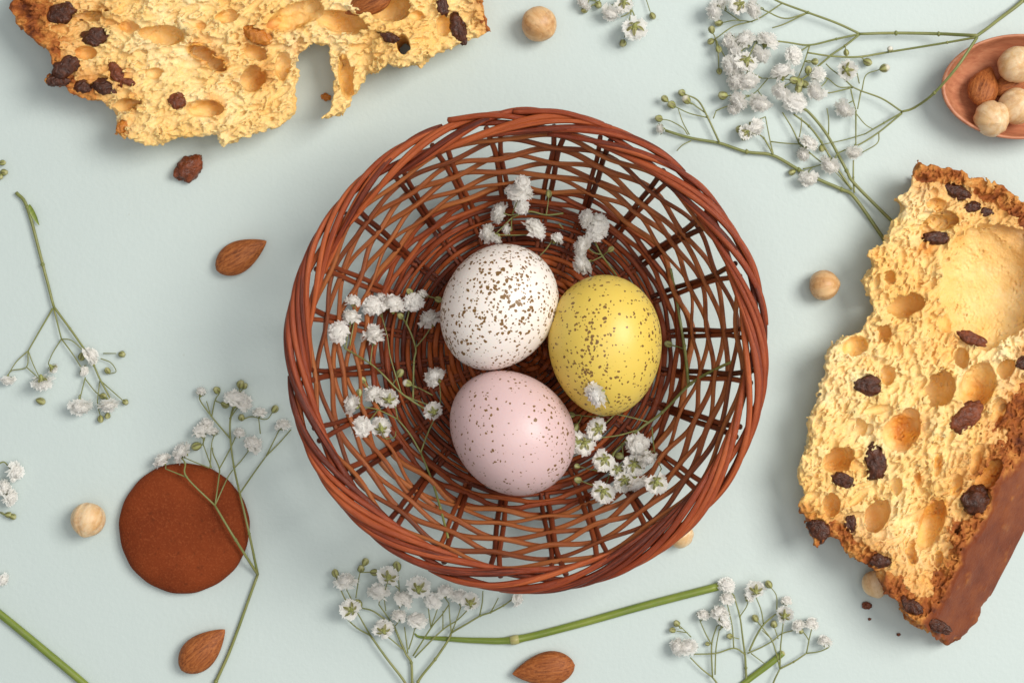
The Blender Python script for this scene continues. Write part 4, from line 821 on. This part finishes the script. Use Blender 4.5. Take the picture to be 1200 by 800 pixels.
RIGHT = [(1074, 189), (1095, 196), (1125, 199), (1155, 208), (1178, 221), (1200, 242), (1232, 290), (1252, 360), (1262, 440), (1268, 520), (1255, 580), (1222, 640), (1190, 685), (1165, 718), (1142, 748), (1118, 756),
  (1098, 744), (1084, 735), (1063, 721), (1053, 703), (1036, 690), (1028, 668), (1014, 659), (993, 650), (976, 631), (958, 637), (946, 613), (941, 584), (937, 560), (943, 527), (946, 510), (948, 491), (962, 462), (956, 462), (967, 439), (966, 416), (988, 392), (1012, 387), (1026, 364), (1022, 349), (1011, 328), (1024, 310), (1019, 300), (1037, 281), (1048, 261), (1059, 246), (1051, 232), (1065, 221), (1067, 210)]
build_bread('large torn slice of fruit bread with raisins and glossy brown side crust', RIGHT, 23.0,
  [(1158, 335, 60, 74, 0, 9.0), (1104, 259, 22, 12, 10, 0), (1088, 270, 12, 16, 0, 0), (1062, 357, 24, 15, 10, 0), (1114, 376, 11, 14, 0, 0), (1102, 454, 17, 25, -15, 0), (1146, 452, 20, 28, -20, 7), (1003, 405, 16, 10, 20, 0), (1037, 391, 8, 12, 0, 0), (1042, 324, 8, 8, 0, 0), (1099, 240, 13, 9, 0, 0),
   (1057, 504, 24, 20, 40, 7), (1028, 605, 15, 22, -20, 0), (1094, 613, 13, 32, -22, 6), (982, 538, 20, 14, 20, 9), (1158, 557, 10, 24, -40, 0), (1098, 543, 5, 14, -10, 0), (1076, 562, 4, 10, 0, 0), (1067, 651, 8, 15, 0, 0), (1101, 655, 5, 11, -10, 0), (974, 592, 10, 14, 0, 0), (1128, 420, 9, 12, 0, 0), (1040, 440, 8, 12, 0, 0), (1170, 480, 8, 14, -20, 0), (1180, 430, 9, 13, -20, 0), (1010, 500, 7, 10, 0, 0), (1120, 570, 6, 13, -20, 0), (1142, 540, 5, 13, -20, 0), (1050, 570, 7, 10, 0, 0)],
  [(1123, 223, 17, 8, -28, 'd'), (1142, 242, 10, 7, 20, 'd'), (1159, 248, 7, 5, 0, 'd'), (1098, 279, 17, 8, 0, 'd'), (1140, 397, 17, 7, -25, 'r'), (1017, 452, 16, 13, -20, 'd'), (1131, 488, 23, 12, 38, 'r'), (1027, 541, 12, 20, 0, 'd'), (987, 562, 13, 8, -15, 'd'), (1144, 586, 18, 16, 0, 'd'), (997, 613, 6, 10, 0, 'd'), (961, 620, 15, 12, -60, 'd'), (1030, 656, 11, 8, -10, 'd'), (1067, 710, 13, 9, -40, 'd'), (1100, 733, 16, 7, -25, 'd'), (1200, 425, 10, 8, 0, 'd')],
  [([(1074, 189), (1125, 199), (1178, 221), (1200, 242), (1232, 290)], 22), ([(945, 613), (958, 637)], 9), ([(976, 631), (1014, 660), (1053, 703), (1098, 744), (1112, 749)], 20), ([(1095, 735), (1112, 720)], 26)],
  skin=[(1200, 516), (1111, 693), (1200, 621), (1129, 727)], seed=3, elong=1.0, stain_shade_spots=[(1062, 498, 24, 1), (1096, 600, 17, .9), (1150, 462, 18, .8), (1160, 555, 20, .9), (1086, 285, 12, .9), (1037, 391, 7, .7), (1072, 370, 10, .5), (1028, 655, 22, .9), (948, 610, 18, .9), (985, 545, 14, .6), (1120, 400, 8, .5), (1098, 545, 6, .7), (1076, 562, 5, .7), (1130, 270, 12, .5), (1150, 585, 26, .5), (1030, 605, 10, .5), (1185, 470, 14, .5)])
LEFT = [(15, 4), (20, 25), (29, 40), (45, 51), (59, 54), (61, 72), (66, 82), (56, 97), (72, 101), (82, 112), (100, 115), (117, 122), (129, 135), (130, 160), (150, 160), (180, 167), (212, 161), (250, 160), (262, 171), (278, 165), (300, 155), (323, 150), (345, 133), (345, 100), (350, 62), (366, 46), (384, 52), (389, 82), (391, 118), (379, 139), (399, 136), (419, 111), (430, 89), (445, 83), (455, 70), (468, 80), (495, 77), (511, 62), (530, 55), (556, 47), (575, 37), (568, 10), (560, -30), (500, -75), (380, -95), (220, -95), (90, -70), (28, -30)]
root_l, base_l = build_bread('torn top piece of fruit bread with curled strip and toasted dark end', LEFT, 22.0,
  [(190, 42, 27, 12, -5, 0), (150, 32, 12, 6, -10, 0), (234, 60, 19, 10, -20, 0), (252, 74, 14, 10, -20, 0), (150, 122, 18, 8, 10, 0), (240, 127, 22, 10, 0, 6), (108, 17, 26, 7, 5, 0), (295, 92, 14, 17, -20, 0), (100, 62, 12, 8, 0, 0), (235, 30, 6, 4, 0, 0), (345, 20, 34, 15, 20, 6), (402, 26, 32, 13, -10, 0), (456, 8, 24, 19, 0, 9), (473, 55, 8, 12, 10, 30), (300, 62, 16, 8, -20, 0), (520, 30, 8, 12, 0, 0), (330, 78, 9, 16, 0, 0), (404, 90, 8, 30, 8, 5), (180, 85, 10, 6, 0, 0), (265, 20, 14, 7, 10, 0), (70, 35, 12, 5, 0, 0), (490, 20, 8, 6, 0, 0)],
  [(70, 15, 17, 12, 25, 'd'), (110, 43, 17, 11, 10, 'd'), (78, 80, 16, 10, 30, 'd'), (68, 95, 14, 8, 10, 'd'), (95, 101, 10, 7, 0, 'd'), (120, 101, 13, 9, -20, 'd'), (136, 86, 7, 14, 30, 'r'), (208, 119, 10, 9, -30, 'r'), (300, 40, 18, 9, -25, 'p'), (458, 46, 10, 6, -20, 'd'), (537, 33, 9, 18, 15, 'd'), (519, 8, 6, 12, 15, 'd'), (150, 96, 8, 4, -20, 'r'), (142, 148, 9, 6, 60, 'p')],
  [([(28, -30), (15, 4), (20, 25), (45, 51), (59, 54), (61, 72), (66, 82), (56, 97), (72, 101), (100, 115)], 17), ([(10, -10), (40, 20)], 30), ([(575, 37), (568, 10), (560, -30)], 8), ([(129, 135), (132, 158)], 6), ([(66, 84), (90, 98)], 10)],
  seed=5, elong=.2, n_small=16000, relief=2.6, stain_shade_spots=[(302, 42, 20, 1), (306, 88, 16, .8), (252, 128, 14, .9), (150, 30, 10, .6), (128, 16, 14, .6), (240, 58, 14, .6), (262, 76, 10, .8), (136, 88, 18, .9), (138, 150, 16, .9), (100, 100, 24, .8), (70, 60, 26, .8), (345, 60, 8, .5), (235, 30, 6, .6), (400, 22, 16, .5), (150, 120, 12, .5), (40, 20, 30, .8), (470, 56, 10, .5)])
a_ = almond(432, 3, 205, 62, 34, '', z=23, seed=9, tilt=(10, 10)); a_.parent = root_l; a_.location = [c * .001 for c in (P(432, 2, 21.5) - np.array(base_l))]
for k_ in ('label', 'category', 'group'):
    if k_ in a_: del a_[k_]
